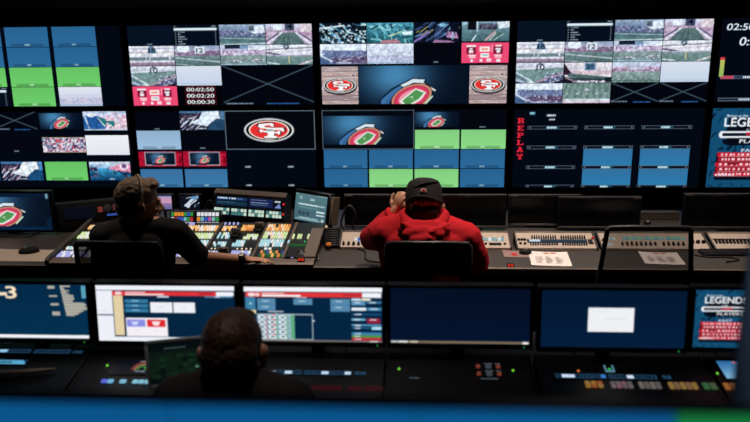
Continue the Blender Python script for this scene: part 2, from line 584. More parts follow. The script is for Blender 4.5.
def p_twenty(k=1):
    p = Pic(46, 20, (238, 220, 222))
    p.rect(0, 8, 46, 12, (226, 184, 188)).rect(0, 5, 46, 6, (214, 200, 212))
    p.poly([(0, 0), (4, 6), (10, 13), (2, 12), (0, 13)], (50, 26, 50))
    p.vgrad(14.5, 18, (56, 96, 90), (20, 40, 50)).poly([(5, 10.5), (46, 14.6), (46, 16.5), (4, 14)], (70, 104, 104))
    p.poly([(0, 13), (16, 20), (0, 20)], (30, 20, 40)).line(2, 15, 16, 20, .9, (206, 160, 176))
    p.rect(40, 14.6, 46, 19.6, (18, 30, 46)).speck(8, 17.6, 40, 20, [(226, 220, 230), (90, 70, 100)], 1.4, 1, k, .5)
    num(p, '20', 20, .8, 10, 7, (70, 126, 172), (8, 24, 44))
    return p
def p_centre(k=1):
    p = Pic(46, 20, (206, 214, 236))
    p.vgrad(0, 5, (214, 222, 240), (196, 200, 226))
    p.rect(0, 5, 46, 9, (186, 128, 160)).speck(0, 4.6, 46, 9.4, [(196, 140, 170), (222, 196, 214), (150, 100, 146)], 1.6, 1, k, .8)
    p.rect(15, 5.2, 31, 7, (200, 206, 226))
    p.vgrad(9.4, 20, (140, 164, 158), (92, 132, 120))
    for t in range(-5, 6):
        p.line(23+t*2.2, 9.4, 23+t*7, 20, .6, (160, 184, 174))
    p.rect(0, 17.6, 46, 18.2, (60, 90, 90))
    return p
def p_stadium_photo(k=1):
    p = Pic(46, 20, (232, 236, 244))
    p.poly([(2, 6), (46, 7), (46, 20), (0, 20), (0, 12), (5, 11)], (118, 130, 178))
    p.speck(2, 6.4, 46, 14, [(100, 120, 176), (140, 150, 190), (80, 96, 150)], 1.4, 1.1, k, .7)
    p.poly([(10, 14.4), (46, 12), (46, 19), (16, 17.4)], (112, 80, 120))
    p.poly([(0, 13), (12, 18), (18, 20), (0, 20)], (60, 96, 150)).line(1, 11.4, 12, 17, 1.4, (222, 236, 246))
    p.speck(10, 12, 44, 19, [(96, 70, 112), (180, 170, 200), (60, 60, 110)], 2.1, 1.2, k+1, .5)
    p.bits(16, 18, 12, (222, 226, 236), 1.1, .9, .4, k)
    return p
def p_haze(k=1):
    p = Pic(46, 20, (214, 220, 236))
    p.vgrad(0, 20, (226, 230, 242), (196, 202, 226))
    p.speck(0, 11.4, 46, 17, [(186, 176, 206), (206, 196, 220), (176, 180, 212)], 1.5, 1.2, k, .7)
    p.rect(0, 9, 46, 9.6, (190, 200, 222)).rect(0, 17.4, 46, 20, (170, 190, 216))
    return p
def p_stripes(k=1):
    p = Pic(46, 20, (120, 152, 140))
    for i in range(8):
        p.poly([(i*7-6, 20), (i*7-2.6, 20), (i*5+6, 0), (i*5+3.6, 0)], (96, 134, 120))
    for i in range(5):
        p.line(4+i*9.2, 10.4, 5.4+i*9.2, 10.4, .8, (224, 234, 230))
    p.ell(23, 6.6, 2, 1.2, (214, 206, 226))
    p.rect(0, 15.4, 46, 17, (200, 216, 212)).rect(0, 17, 46, 20, (226, 190, 202))
    p.bits(6, 18, 20, (240, 220, 226), 1, .8, .6, k)
    return p
def p_score(k=1):
    p = Pic(46, 20, PINK)
    M = (128, 20, 54)
    p.rect(5, 4, 14, 11, M).rect(31, 4, 40, 11, M)
    p.rect(5, 2.6, 14, 4.4, (246, 226, 232)).rect(33, 2.6, 38.6, 4.2, (246, 226, 232)).line(29.8, 2.4, 29.8, 9, .6, (250, 220, 228))
    p.rect(8, 5.4, 11, 7, WHITE).rect(7.4, 7.6, 11.6, 10.2, (246, 230, 234)).rect(33, 5.4, 38, 7.2, WHITE).rect(34, 7.6, 37.4, 10, WHITE)
    p.rect(17.6, 4, 27.6, 9, (250, 236, 232)).bits(19.4, 5.6, 5, (220, 140, 110), 1.2, 1.6, .3, 4)
    p.rect(18.6, 10.4, 27, 14.6, (246, 246, 244)).bits(20.4, 11.6, 4, (90, 150, 150), 1.2, 1.4, .3, 5)
    for x in (7, 32):
        p.bits(x, 11.8, 5, (252, 236, 240), 1.6, 1.4, .2, 3).bits(x+.6, 13.6, 4, (252, 236, 240), 1.6, 1.2, .2, 6)
    p.rect(18, 16, 20.6, 18.6, WHITE).rect(24.4, 15.4, 29, 18.6, (248, 220, 228)).rect(9.2, 16, 11.4, 18.8, WHITE).rect(34, 16, 38, 18.8, WHITE)
    return p
def p_clock(k=1):
    p = Pic(46, 20, (3, 4, 9), 2.2)
    for i, t in enumerate(('00:02:50', '00:02:20', '00:00:30')):
        y = 1+i*6.3
        p.rect(8, y-.2, 39, y+5.6, (120, 20, 34)).rect(8.5, y+.3, 38.5, y+5.2, (10, 5, 10))
        p.text(t, 9.4, y+.9, 28, 3.8, (244, 250, 250))
    return p
def p_crowd(k=1):
    p = Pic(46, 17, (190, 190, 204))
    p.speck(0, 0, 46, 17, [(236, 232, 240), (40, 50, 90), (196, 120, 150), (150, 160, 190), (226, 214, 222), (190, 60, 80)], 2.4, 2.1, 11, 1)
    p.speck(.9, 1, 46, 17, [(244, 240, 246), (60, 60, 100), (220, 180, 200), (120, 150, 180)], 1.5, 1.4, 5, .55)
    p.rect(0, 0, 46, 1, (190, 170, 150)).rect(0, 16, 46, 17, (170, 150, 130)).ell(18, 4, 3, 1.4, (206, 80, 100)).bits(20, 15.6, 4, (214, 206, 170), 1, 1, .3)
    return p
def p_graphic(k=1):
    p = Pic(46, 20, (30, 34, 58))
    p.rect(0, 0, 46, 2.4, (60, 110, 160)).strokes(0, 2, 24, 18, [(92, 66, 92), (60, 44, 72), (120, 90, 116)], 22, 10, 1.6, 2.5, 4)
    p.poly([(24, 1), (40, 0), (42, 8), (32, 12), (28, 16), (10, 12), (20, 8)], (226, 234, 246))
    p.strokes(2, 4, 26, 19, [(226, 236, 246), (206, 214, 236), (150, 170, 206)], 14, 9, .8, 2.55, 8)
    p.poly([(31, 13), (38, 8), (46, 9), (46, 20), (28, 20)], (24, 74, 116)).rect(42, 0, 46, 9, (70, 130, 180))
    p.bits(18, 17.6, 9, (200, 214, 230), 1, 1, .3, k)
    return p
def p_aerial(k=1):
    p = Pic(46, 20, (216, 206, 222))
    p.vgrad(0, 20, (196, 214, 240), (222, 190, 208))
    p.poly([(0, 6), (8, 3), (18, 6), (31, 12), (20, 20), (0, 20)], (36, 90, 158))
    p.poly([(16, 6), (38, 11.6), (30, 17), (21, 16)], (36, 116, 122)).line(16, 7.6, 23, 16, .9, (224, 232, 246)).line(14.6, 8.4, 21, 16.6, .6, (30, 30, 70))
    p.ell(9, 3.6, 5, 2.6, (230, 236, 246)).line(2, 5, 6, 18, 1.4, (206, 222, 242)).speck(3, 14, 22, 20, [(30, 76, 140), (70, 130, 186)], 2, 1.4, k, .6)
    p.speck(24, 2, 46, 19, [(230, 200, 214), (220, 180, 200), (238, 224, 234)], 3, 2, k+2, .6).rect(0, 18.6, 46, 20, (196, 216, 236)).rect(5, 1, 46, 2, (120, 160, 206), .5)
    return p
def p_bluepink(k=1):
    p = Pic(46, 20, (40, 110, 150))
    p.vgrad(0, 8, (206, 220, 236), (120, 170, 206)).vgrad(7, 20, (60, 150, 190), (16, 66, 110))
    p.speck(0, 6, 9, 17, [(30, 26, 50), (150, 100, 120), (20, 70, 110)], 1.6, 2, k, .8)
    p.poly([(20, 7), (36, 2), (46, 3), (46, 12), (34, 10), (26, 9)], (214, 140, 170)).ell(39, 5, 5, 4, (226, 210, 226)).ell(39, 5, 3, 2.4, (120, 90, 140))
    p.strokes(24, 8, 44, 14, [(40, 30, 60), (20, 50, 90)], 10, 7, 1, .4, 5).bits(22, 18, 4, (206, 226, 236), 1, .9, .4, k)
    return p
def stadium(p, ox, oy, s):
    """stadium seating diagram; reference units put its middle at 0,0 and its width at about 55"""
    def T(pts): return [(ox+s*x, oy+s*y) for x, y in pts]
    O = (-52.7, -31.3)
    def Z(*zz): return T([(x/7.5-18+O[0], y/7.5-5+O[1]) for x, y in zz])
    p.poly(Z((280, 400), (290, 290), (378, 208), (450, 170), (540, 128), (640, 136), (634, 162), (720, 222), (690, 245), (700, 270), (640, 340), (600, 400)), (8, 22, 44))
    p.poly(Z((292, 400), (302, 292), (384, 220), (446, 184), (470, 214), (410, 250), (365, 300), (350, 400)), (62, 112, 164))
    p.line(*Z((330, 400))[0], *Z((345, 300))[0], .5*s, (16, 40, 72)).line(*Z((345, 300))[0], *Z((460, 205))[0], .5*s, (16, 40, 72))
    p.poly(Z((448, 182), (540, 137), (630, 142), (616, 168), (545, 164), (472, 198)), (214, 230, 238))
    p.line(*Z((612, 168))[0], *Z((704, 222))[0], 1.6*s, (236, 232, 226))
    cx, cy = Z((530, 272))[0]
    a = -.36
    p.ell(cx, cy, 21.5*s, 12.4*s, (26, 18, 30), a)
    p.ell(cx, cy, 20.8*s, 11.8*s, (206, 140, 116), a)
    p.ell(cx, cy, 18.4*s, 10.2*s, (110, 30, 50), a)
    p.ell(cx, cy, 17.9*s, 9.8*s, (214, 60, 96), a)
    p.ell(cx, cy, 13.6*s, 7.0*s, (236, 150, 170), a)
    p.poly(Z((440, 300), (560, 205), (640, 236), (600, 290), (515, 340), (470, 338)), (226, 236, 226))
    p.poly(Z((460, 298), (562, 216), (622, 240), (584, 284), (512, 326), (482, 322)), (82, 148, 84))
    p.line(*Z((505, 262))[0], *Z((560, 300))[0], .6*s, (150, 196, 150))
    p.ell(*Z((533, 270))[0], .9*s, .7*s, (220, 236, 220))
    p.line(*Z((684, 266))[0], *Z((625, 330))[0], 1.7*s, (190, 226, 196))
    return p
def p_stadium(w_, h_, ox, oy, s, bars=0):
    p = Pic(w_, h_, (5, 16, 32), 1.7)
    p.glow(w_*.33, h_*.25, w_*.36, h_*.75, (74, 140, 186), .95)
    stadium(p, ox, oy, s)
    if bars:
        p.rect(0, 0, w_, bars, (4, 8, 18)).rect(0, h_-bars, w_, h_, (4, 8, 18))
    return p
def logo(p, cx, cy, rx, ry, plain=False):
    """oval team emblem: silver, black, gold and white rings round a red field with an interlocked SF"""
    p.ell(cx, cy, rx, ry, (158, 166, 170))
    p.ell(cx, cy, rx*.965, ry*.93, (238, 242, 244)).ell(cx, cy, rx*.92, ry*.87, (6, 8, 12)).ell(cx, cy, rx*.81, ry*.80, (214, 190, 160)).ell(cx, cy, rx*.79, ry*.775, (250, 246, 242)).ell(cx, cy, rx*.75, ry*.72, (228, 50, 50))
    def L(pts): return [(cx+x*rx, cy+y*ry) for x, y in pts]
    def draw(dx, dy, g, c):
        o = lambda pts: [(x+dx, y+dy) for x, y in pts]
        # S with slab ends
        S = [(-.38, -.52), (.12, -.6), (.2, -.5), (.2, -.28), (.1, -.3), (.02, -.42), (-.16, -.38), (-.18, -.26), (.12, -.2), (.26, -.02), (.16, .16), (-.1, .2), (-.26, .14), (-.34, .2), (-.4, -.04), (-.3, -.06), (-.2, .04), (-.02, .06), (.04, -.04), (-.06, -.1), (-.34, -.16), (-.44, -.34)]
        Fp = [(.06, -.2), (.58, -.2), (.62, .1), (.5, .1), (.44, -.02), (.2, -.02), (.2, .14), (.32, .14), (.36, .06), (.44, .06), (.44, .36), (.36, .36), (.32, .28), (.2, .28), (.2, .48), (.32, .52), (.32, .64), (-.2, .64), (-.2, .52), (-.06, .48), (-.06, .06), (.06, 0)]
        for P in (Fp, S):
            p.poly(L(o([(x*g, y*g) for x, y in P])), c)
    draw(.0, .0, 1.12, (20, 12, 16))
    draw(0, 0, 1.0, (250, 250, 250))
    p.ell(cx+.02*rx, cy+.0*ry, rx*.14, ry*.13, (214, 226, 230)).line(cx-.16*rx, cy-.02*ry, cx+.2*rx, cy+.02*ry, ry*.07, (60, 70, 76))
    return p
def p_logo_box():
    p = Pic(92, 40, (92, 112, 124), 1.9)
    p.rect(1, 1, 91, 39, (4, 7, 14))
    logo(p, 45, 20, 25.6, 12.2)
    return p
def p_wood():
    p = Pic(37, 37, (186, 166, 166), 2.0)
    rg = random.Random(3)
    for i in range(8):
        y = i*4.7
        c = rg.choice([(206, 190, 190), (176, 158, 160), (216, 204, 204), (158, 138, 142), (192, 170, 168)])
        p.rect(0, y, 37, y+4.7, c).rect(0, y, 37, y+.4, (110, 90, 96))
        p.strokes(0, y+.5, 37, y+4.2, [(140, 118, 124), (226, 216, 216), (150, 124, 120)], 10, 9, .5, 0, i, .05)
    p.ell(32, 9, .9, .9, (60, 44, 50))
    p.ell(18.6, 20, 17, 8, (60, 44, 46))
    logo(p, 18.2, 18.6, 16.6, 7.6)
    return p
def p_redstadium():
    p = Pic(46, 16, (170, 16, 46))
    p.speck(0, 0, 46, 16, [(190, 24, 56), (150, 10, 40), (120, 8, 30)], 3, 2.4, 9, .8)
    p.rect(0, 15, 46, 16, (60, 6, 20))
    p.rect(6.6, .8, 39, 14.4, (180, 176, 192)).rect(7.4, 1.6, 38.2, 13.6, (6, 20, 38))
    p.glow(20, 6, 9, 6, (100, 160, 196), .8)
    p.rect(0, 0, 6.6, 16, (176, 18, 48), .6)
    stadium(p, 22.4, 9.3, .27)
    p.rect(7.4, 12.4, 38.2, 13.6, (6, 12, 26)).bits(16, 14.2, 9, (220, 50, 70), 1.1, .9, .3, 2)
    return p
def p_busy(k=1):
    p = Pic(46, 20, (10, 26, 38))
    p.strokes(0, 0, 46, 20, [(210, 236, 240), (120, 180, 196), (60, 120, 150), (8, 16, 24), (230, 240, 244), (6, 10, 16)], 90, 7, 1.3, .5, k, .6)
    p.line(0, 5, 24, 2.6, 1.4, (220, 240, 244)).line(12, 7, 21, 19, 1.8, (110, 180, 226)).line(27, 8, 46, 15, 1.4, (190, 214, 224))
    p.speck(0, 6, 46, 20, [(6, 12, 18), (200, 222, 226), (40, 60, 70)], 1.7, 1.5, k, .35)
    return p
def p_teal(k=1):
    p = Pic(46, 20, (60, 140, 150))
    p.vgrad(0, 20, (70, 150, 170), (20, 80, 90))
    p.strokes(0, 0, 46, 19, [(150, 214, 216), (36, 110, 120), (90, 176, 186), (14, 60, 70)], 60, 6, 1.6, .4, k, 1)
    p.line(22, 13, 34, 9, 1.2, (190, 214, 160)).poly([(34, 9), (45, 8), (44, 12), (36, 12)], (220, 240, 240)).poly([(16, 17), (30, 16), (34, 20), (12, 20)], (186, 120, 130))
    return p
def p_streak(k=1):
    p = Pic(46, 20, (10, 16, 34))
    p.strokes(0, 2, 30, 18, [(40, 66, 110), (90, 130, 176), (16, 24, 44), (60, 80, 120)], 40, 10, 1.3, -.6, k, .3)
    p.strokes(2, 8, 18, 17, [(206, 190, 70), (160, 150, 80)], 5, 9, .9, -.6, k+1, .1)
    p.line(0, 19, 14, 10, 1.8, (140, 110, 180)).poly([(31, 9), (41, 10), (43, 16), (32, 15)], (196, 130, 176)).poly([(20, 17), (36, 18), (40, 20), (18, 20)], (160, 110, 150))
    p.ell(28, 3, 4, 1.6, (130, 190, 214)).strokes(30, 4, 44, 14, [(20, 30, 50), (150, 200, 220), (8, 10, 20)], 14, 4, 1, 1.4, 7)
    p.rect(44, 0, 46, 20, (4, 6, 12))
    return p
def p_corner(k=1):
    p = Pic(46, 20, (60, 96, 110))
    p.vgrad(0, 20, (120, 160, 176), (50, 100, 106))
    p.rect(6, 0, 14, 8, (8, 12, 22)).rect(0, 1, 6, 3, (150, 200, 214)).line(15, 0, 15, 9, .9, (220, 236, 240))
    p.speck(17, 2, 34, 8, [(60, 50, 76), (90, 80, 110), (36, 40, 60)], 1.8, 1.4, k, .9)
    p.poly([(34, 1), (46, 0), (46, 6), (36, 7)], (222, 232, 240)).poly([(20, 18), (31, 8), (40, 12), (30, 20)], (62, 116, 104)).line(23, 18, 32, 10, 2, (206, 150, 150)).line(27, 18, 33, 11, .7, WHITE)
    p.line(9, 20, 14, 13, 1.2, (220, 236, 236)).line(31, 18, 40, 12, .7, (200, 220, 226)).rect(0, 18.8, 46, 20, (16, 30, 40))
    return p
def p_replay_bar(w_, h_, k=1, blue=False):
    p = Pic(w_, h_, (4, 8, 17), 2)
    c = (104, 120, 136)
    p.rect(0, 0, w_, h_, c).rect(.6, .55, w_-.6, h_-.55, (10, 16, 28))
    p.rect(2.2, .8, 3.4, h_-.8, c).rect(w_-3.4, .8, w_-2.2, h_-.8, c).rect(w_*.37, .4, w_*.63, h_-.4, (30, 70, 90))
    p.bits(w_*.39, .8, 5, (196, 226, 236), 1.7, h_-1.6, .35, k)
    return p
def p_replay_word():
    p = Pic(6, 48, (4, 8, 18), 3.4)
    for i, ch in enumerate('REPLAY'):
        p.bitmap(ch, .4, .9+i*7.9, 5.0, 5.7, (236, 38, 60))
    return p
def p_poster(k=1):
    p = Pic(195, 82, (18, 76, 112), 1.5)
    p.strokes(2, 2, 193, 80, [(8, 34, 58), (10, 46, 74), (6, 24, 44)], 220, 6, 1.7, .6, 4, 1.8)
    p.rect(17, 10, 178, 38, (5, 10, 22)).poly([(12, 32), (178, 32), (178, 37), (14, 37)], (5, 10, 22)).rect(8, 46, 178, 74, (6, 14, 28))
    p.text('Bringing the', 15, 6.6, 21, 3.4, (238, 242, 248))
    p.text('LEGENDS', 13.4, 10.2, 55, 9, (120, 150, 176))
    p.text('LEGENDS', 13, 9.8, 55, 9, (240, 244, 250))
    p.text('OF', 36, 21, 8, 2.6, (236, 240, 246))
    p.ell(11.5, 27, 3, 3.6, WHITE).rect(11.5, 23.6, 70, 30.4, (236, 240, 246)).rect(12, 25.4, 70, 28.6, (14, 22, 40)).rect(36, 25, 50, 28, (190, 30, 60))
    p.text('PLAYERS', 30, 32, 34, 3.8, (244, 246, 250))
    p.text('FAST', 33, 41.6, 18, 3.4, (226, 236, 246))
    for i, y in enumerate((45.4, 50.4, 55.6, 60.6, 65.6)):
        x = (9, 10, 8, 8.6, 7.6)[i]
        p.rect(x, y, 176, y+4.4, (196, 22, 44) if i % 2 == 0 else (170, 16, 36))
        p.bits(x+4, y+1, 20, (250, 214, 220), 2.4, 2.2, 3.4, i+3)
        p.rect(x+2, y+4.1, 170, y+4.6, (240, 170, 180))
    p.rect(20, 56.6, 31, 58, (40, 20, 30)).bits(8.6, 68, 8, WHITE, 1.6, 1.5, 1.5, 2)
    return p

# ------------------------------------------------------------------ room
struct('floor', MB().box(-4.6, 4.6, -2.2, 5.9, -.06, 0), M_FLOOR)
struct('ceiling', MB().box(-4.6, 4.6, -2.2, 5.9, 3.2, 3.28), M_CEIL)
struct('wall_front', MB().box(-4.6, 4.6, 5.62, 5.74, 0, 3.2), M_WALL)
struct('wall_back', MB().box(-4.6, 4.6, -2.3, -2.2, 0, 3.2), M_WALL)
struct('wall_left', MB().box(-4.7, -4.6, -2.2, 5.9, 0, 3.2), M_WALL)
struct('wall_right', MB().box(4.6, 4.7, -2.2, 5.9, 0, 3.2), M_WALL)
struct('baseboard_front', MB().box(-4.6, 4.6, 5.6, 5.62, 0, .1, .004), M_BLACK)

for i, (lx, ly, watt, cone) in enumerate(DOWNLIGHTS):
    where = ('far left end of the middle desk', 'switcher console', 'person in the red hoodie', 'desk right of the red hoodie', 'far right end of the middle desk', 'front row person', 'rear desk, added to brighten the upright display')[i]
    t = thing('ceiling_downlight', 'black ceiling downlight above the ' + where, 'lamp', (lx, ly, 3.2), group='ceiling downlights')
    obj('housing', MB().lathe([(.05, -.001), (.085, -.001), (.085, -.012), (.068, -.016), (.062, -.010), (.05, -.009)], 24), M_BLACK, t)
    obj('lens', MB().lathe([(.0, -.004), (.06, -.004), (.06, -.009), (.0, -.0092)], 24), lit('lamp_lens', (255, 220, 185), 1.5), t)
    l = bpy.data.lights.new('downlight_lamp', 'SPOT')
    l.energy = watt
    l.color = LAMP_RGB
    l.spot_size = R(cone)
    l.spot_blend = .7
    l.shadow_soft_size = .05
    lo = bpy.data.objects.new('downlight_lamp', l)
    COL.objects.link(lo)
    lo.parent = t
    lo.location = (0, 0, -.03)

# ------------------------------------------------------------------ video wall
VW, VH, VG, VGY, VX0, VZT, VY = 1.35, .5789, .0524, .0396, -2.1138, 2.0045, 5.4725
def wall_monitor(c, r, label, screen_mat=None):
    x0, z1 = VX0+c*(VW+VG), VZT-r*(VH+VGY)
    t = thing('wall_monitor', label, 'monitor', (x0+VW/2, VY, z1-VH), group='video wall monitors')
    b = .017
    f = MB()
    f.box(-VW/2-b, VW/2+b, 0, .03, -b, 0, .003).box(-VW/2-b, VW/2+b, 0, .03, VH, VH+b, .003)
    f.box(-VW/2-b, -VW/2, 0, .03, 0, VH, .003).box(VW/2, VW/2+b, 0, .03, 0, VH, .003)
    obj('bezel', f, M_BEZEL, t)
    obj('back_housing', MB().box(-VW/2-b, VW/2+b, .0305, .07, -b, VH+b, .006), M_BLACK, t)
    obj('wall_bracket', MB().box(-.2, .2, .0705, .147, VH*.3, VH*.7, .004), M_BLACK, t)
    sc = obj('screen', MB().box(-VW/2, VW/2, .008, .029, 0, VH), screen_mat or M_SCREEN, t)
    return sc
def put(sc, pic, u0, v0, u1, v1, name='feed_tile', lift=0):
    """a tile of the picture at u,v of the screen (v down)"""
    return pic_mesh(name, pic, (u0-.5)*VW, (u1-.5)*VW, (1-v1)*VH, (1-v0)*VH, .0072-lift, sc)
FEEDS = (p_bands, p_twelve, p_eight, p_four, p_wide, p_goal, p_ten, p_twenty, p_centre, p_stadium_photo, p_haze, p_stripes, p_busy, p_teal, p_streak, p_corner, p_graphic)
def grid(sc, rows, cells=4, skip=()):
    g = .0035
    for j, row in enumerate(rows):
        for i, fn in enumerate(row):
            if fn is None: continue
            pc = fn(k=i*7+j*3+1)
            if fn in FEEDS: pc.mottle(.26, i*5+j, 1.7).mute(.12 if fn in (p_teal, p_streak, p_busy) else .34)
            put(sc, pc, i/4+g*.5, j/4+g, (i+1)/4-g*.5, (j+1)/4-g)

# column A, upper
s = wall_monitor(-1, 0, 'far left top row wall monitor of blank blue and green tiles')
for i, u in enumerate((.108, .372, .636)):
    for j in range(4):
        uu, wv = u-.012, .240
        if i == 0: fn = (p_blue, p_blue, p_green, p_list)[j]
        elif i == 1: fn = (p_blue, p_blue, p_green, p_green)[j]
        else: fn = (p_blue, p_blue, p_green, p_haze)[j]
        put(s, fn(k=i+j*5+1), uu, j*.25+.004, uu+wv, j*.25+.247)
# column A, lower
s = wall_monitor(-1, 1, 'far left bottom row wall monitor with a plain white tile above one green tile')
put(s, cross(46, 20, 2), .225, .0, .476, .24)
put(s, p_stadium(45, 17, 22.7, 11.3, .4), .495, .02, .735, .225)
put(s, p_aerial().mottle(.3, 3, 1.7), .745, .0, .989, .244)
put(s, p_black(k=4), .225, .31, .47, .53)
put(s, p_crowd(), .496, .335, .741, .535)
p = Pic(46, 21, (236, 238, 244)); p.vgrad(0, 21, (240, 242, 246), (226, 230, 238))
for y in (6, 10, 14): p.rect(6, y, 40, y+.5, (224, 226, 230))
put(s, p, .745, .31, .99, .568)
put(s, p_graphic().mottle(.35, 5, 1.8), .237, .658, .477, .908)
put(s, p_green(k=3), .494, .659, .736, .908)
put(s, p_bluepink().mottle(.35, 4, 2), .751, .66, .985, .908)
put(s, p_black(k=4), 0, .0, .22, .24)
put(s, p_graphic(2), 0, .658, .225, .908)
# column B
s = wall_monitor(0, 0, 'top row wall monitor with three red boxed timers and one large crossed tile')
grid(s, [[p_dark, p_list, p_eight, p_four], [p_bands, p_twelve, p_wide, p_goal], [p_ten, p_white, None, None], [p_score, p_clock, None, None]])
put(s, cross(93, 40), .502, .504, .998, .996)
s = wall_monitor(0, 1, 'bottom row wall monitor with one large oval red team emblem on black')
grid(s, [[p_black, p_graphic, None, None], [None, p_black, None, None], [None]*4, [None]*4])
put(s, p_solid(46, 20, (150, 184, 214)), .001, .253, .247, .496)
put(s, p_logo_box(), .501, .0, .999, .503)
put(s, p_redstadium(), .001, .525, .247, .728)
put(s, p_redstadium(), .253, .525, .498, .728)
put(s, p_solid(46, 20, (58, 116, 164)), .003, .76, .243, .999)
put(s, p_solid(46, 20, (58, 116, 164)), .257, .76, .497, .999)
for u in (.6, .84):
    for v in (.715, .96):
        p = Pic(8, 2, (4, 8, 19)); p.bits(.5, .5, 4, (186, 206, 214), 1.2, 1, .3)
        put(s, p, u, v, u+.044, v+.028, 'caption')
# column C
s = wall_monitor(1, 0, 'top row wall monitor with a stadium diagram between two wooden emblem tiles')
grid(s, [[p_busy, p_teal, p_streak, p_corner], [p_stadium_photo, p_haze, p_black, p_score]])
put(s, p_wood(), .006, .525, .202, .993)
put(s, p_stadium(109, 38, 52.7, 31.3, 1.0), .206, .522, .79, .994)
put(s, p_wood(), .796, .525, .994, .993)
s = wall_monitor(1, 1, 'bottom row wall monitor behind the red hoodie, framed stadium diagram above blue tiles')
p = Pic(94, 40, (92, 112, 124), 1.8); p.rect(1, 1, 93, 39, (4, 8, 17))
q = p_stadium(92, 30, 42, 23.5, .83)
fr = put(s, p, .0, .0, .502, .503)
put(s, q, .006, .075, .496, .44, lift=.0006)
put(s, p_stadium(45, 16, 21.5, 11.4, .41), .507, .03, .745, .22)
put(s, p_black(k=5), .755, .02, .995, .235)
for i in (2, 3): put(s, p_green2(k=i), i/4+.007, .256, i/4+.247, .499)
for i in range(4):
    put(s, p_blue(k=i+3), i/4+.005, .508, i/4+.245, .75)
    put(s, (p_blue, p_green2, p_green2, p_blue)[i](k=i+8), i/4+.005, .76, i/4+.245, .998)
# column D
s = wall_monitor(2, 0, 'top row wall monitor above the REPLAY monitor, filled with field camera pictures')
grid(s, [[p_dark, p_list, p_eight, p_four], [p_bands, p_twelve, p_wide, p_goal], [p_ten, p_twenty, p_centre, p_white], [p_stadium_photo, p_stripes, lambda k: cross(46, 20, k), lambda k: cross(46, 20, k)]])
s = wall_monitor(2, 1, 'bottom row wall monitor right of the middle with red vertical REPLAY lettering')
put(s, p_replay_word(), .016, .105, .056, .655, 'replay_lettering')
for i, u in enumerate((.074, .375, .676)):
    for j, v in enumerate((.212, .463, .718, .968)):
        if i and j in (2, 3):
            bl = Pic(51, 19, BLUE); bl.vgrad(0, 19, (50, 112, 158), (44, 122, 172))
            put(s, bl, u+.002, v-.216, u+.262, v)
        put(s, p_replay_bar(50, 3.4, i*4+j), u, v, u+.262, v+.042, 'caption_bar', lift=.0006)
p = Pic(6, 3, (30, 80, 100)); p.bits(.4, .6, 3, (150, 210, 226), 1.4, 1.6, .3); put(s, p, .082, .035, .113, .073, 'caption')
p = Pic(12, 2.6, (4, 8, 19)); p.bits(.4, .7, 5, (220, 230, 238), 1.6, 1.2, .5); put(s, p, .172, .064, .234, .097, 'caption')
p = Pic(8, 2, (4, 8, 19)); p.bits(.4, .5, 4, (220, 230, 238), 1.3, 1.1, .4); put(s, p, .185, .118, .224, .145, 'caption')
# column E
s = wall_monitor(3, 0, 'top right wall monitor with white timers and a green level meter on black')
p = Pic(62, 8, (4, 8, 19), 2.4); p.text('02:50', 1, 1, 27, 6, (222, 236, 250), .14); put(s, p, .022, .05, .34, .15, 'clock')
p = Pic(62, 10, (4, 8, 19), 2.4); p.text('0:30', 1, 1, 24, 7.6, (226, 238, 250), .14); put(s, p, .092, .21, .41, .335, 'clock')
p = Pic(4, 20, (150, 180, 90), 3); p.vgrad(0, 3, (196, 40, 70), (200, 90, 80)).vgrad(3, 20, (190, 190, 90), (140, 180, 100)); put(s, p, .012, .455, .034, .69, 'level_meter')
p = Pic(110, 3.4, (96, 110, 130), 2); p.rect(0, .4, 13, 3, (190, 70, 96)).rect(13.6, .5, 109, 2.9, (40, 60, 84)).bits(22, .8, 6, (220, 230, 240), 1.6, 1.6, .5); put(s, p, .02, .676, .6, .716, 'caption_bar')
p = Pic(110, 3, (110, 124, 140), 2); p.rect(.6, .6, 109.4, 2.4, (20, 32, 50)).bits(20, .8, 6, (210, 224, 236), 1.6, 1.4, .5); put(s, p, .02, .944, .6, .984, 'caption_bar')
s = wall_monitor(3, 1, 'bottom right wall monitor with a teal poster reading LEGENDS above red bars')
put(s, p_poster(), .001, .003, .999, .997, 'poster_picture')

# ------------------------------------------------------------------ middle row: desk
t = thing('control_desk', 'long grey desk of the middle row, below the video wall', 'desk', (0, 3.66, 0))
obj('tabletop', MB().box(-2.9, 2.9, 0, 1.16, .765, .80, .004), M_DESK, t)
obj('edge_strip', MB().box(-2.9, 2.9, -.012, -.0005, .768, .800, .003), M_EDGE_LT, t)
obj('modesty_panel', MB().box(-2.86, 2.86, .62, .64, .05, .764), M_DESKDK, t)
obj('back_riser', MB().box(-2.9, 2.9, 1.1605, 1.19, .2, .80, .004), M_DESKDK, t)
for x in (-2.8, -1.4, 0, 1.4, 2.8):
    obj('leg', MB().box(x-.03, x+.03, .1, 1.1, .0, .764, .006), M_DESKDK, t)
obj('under_tray', MB().box(-2.7, 2.7, .02, .3, .66, .68, .004), M_DESKDK, t)

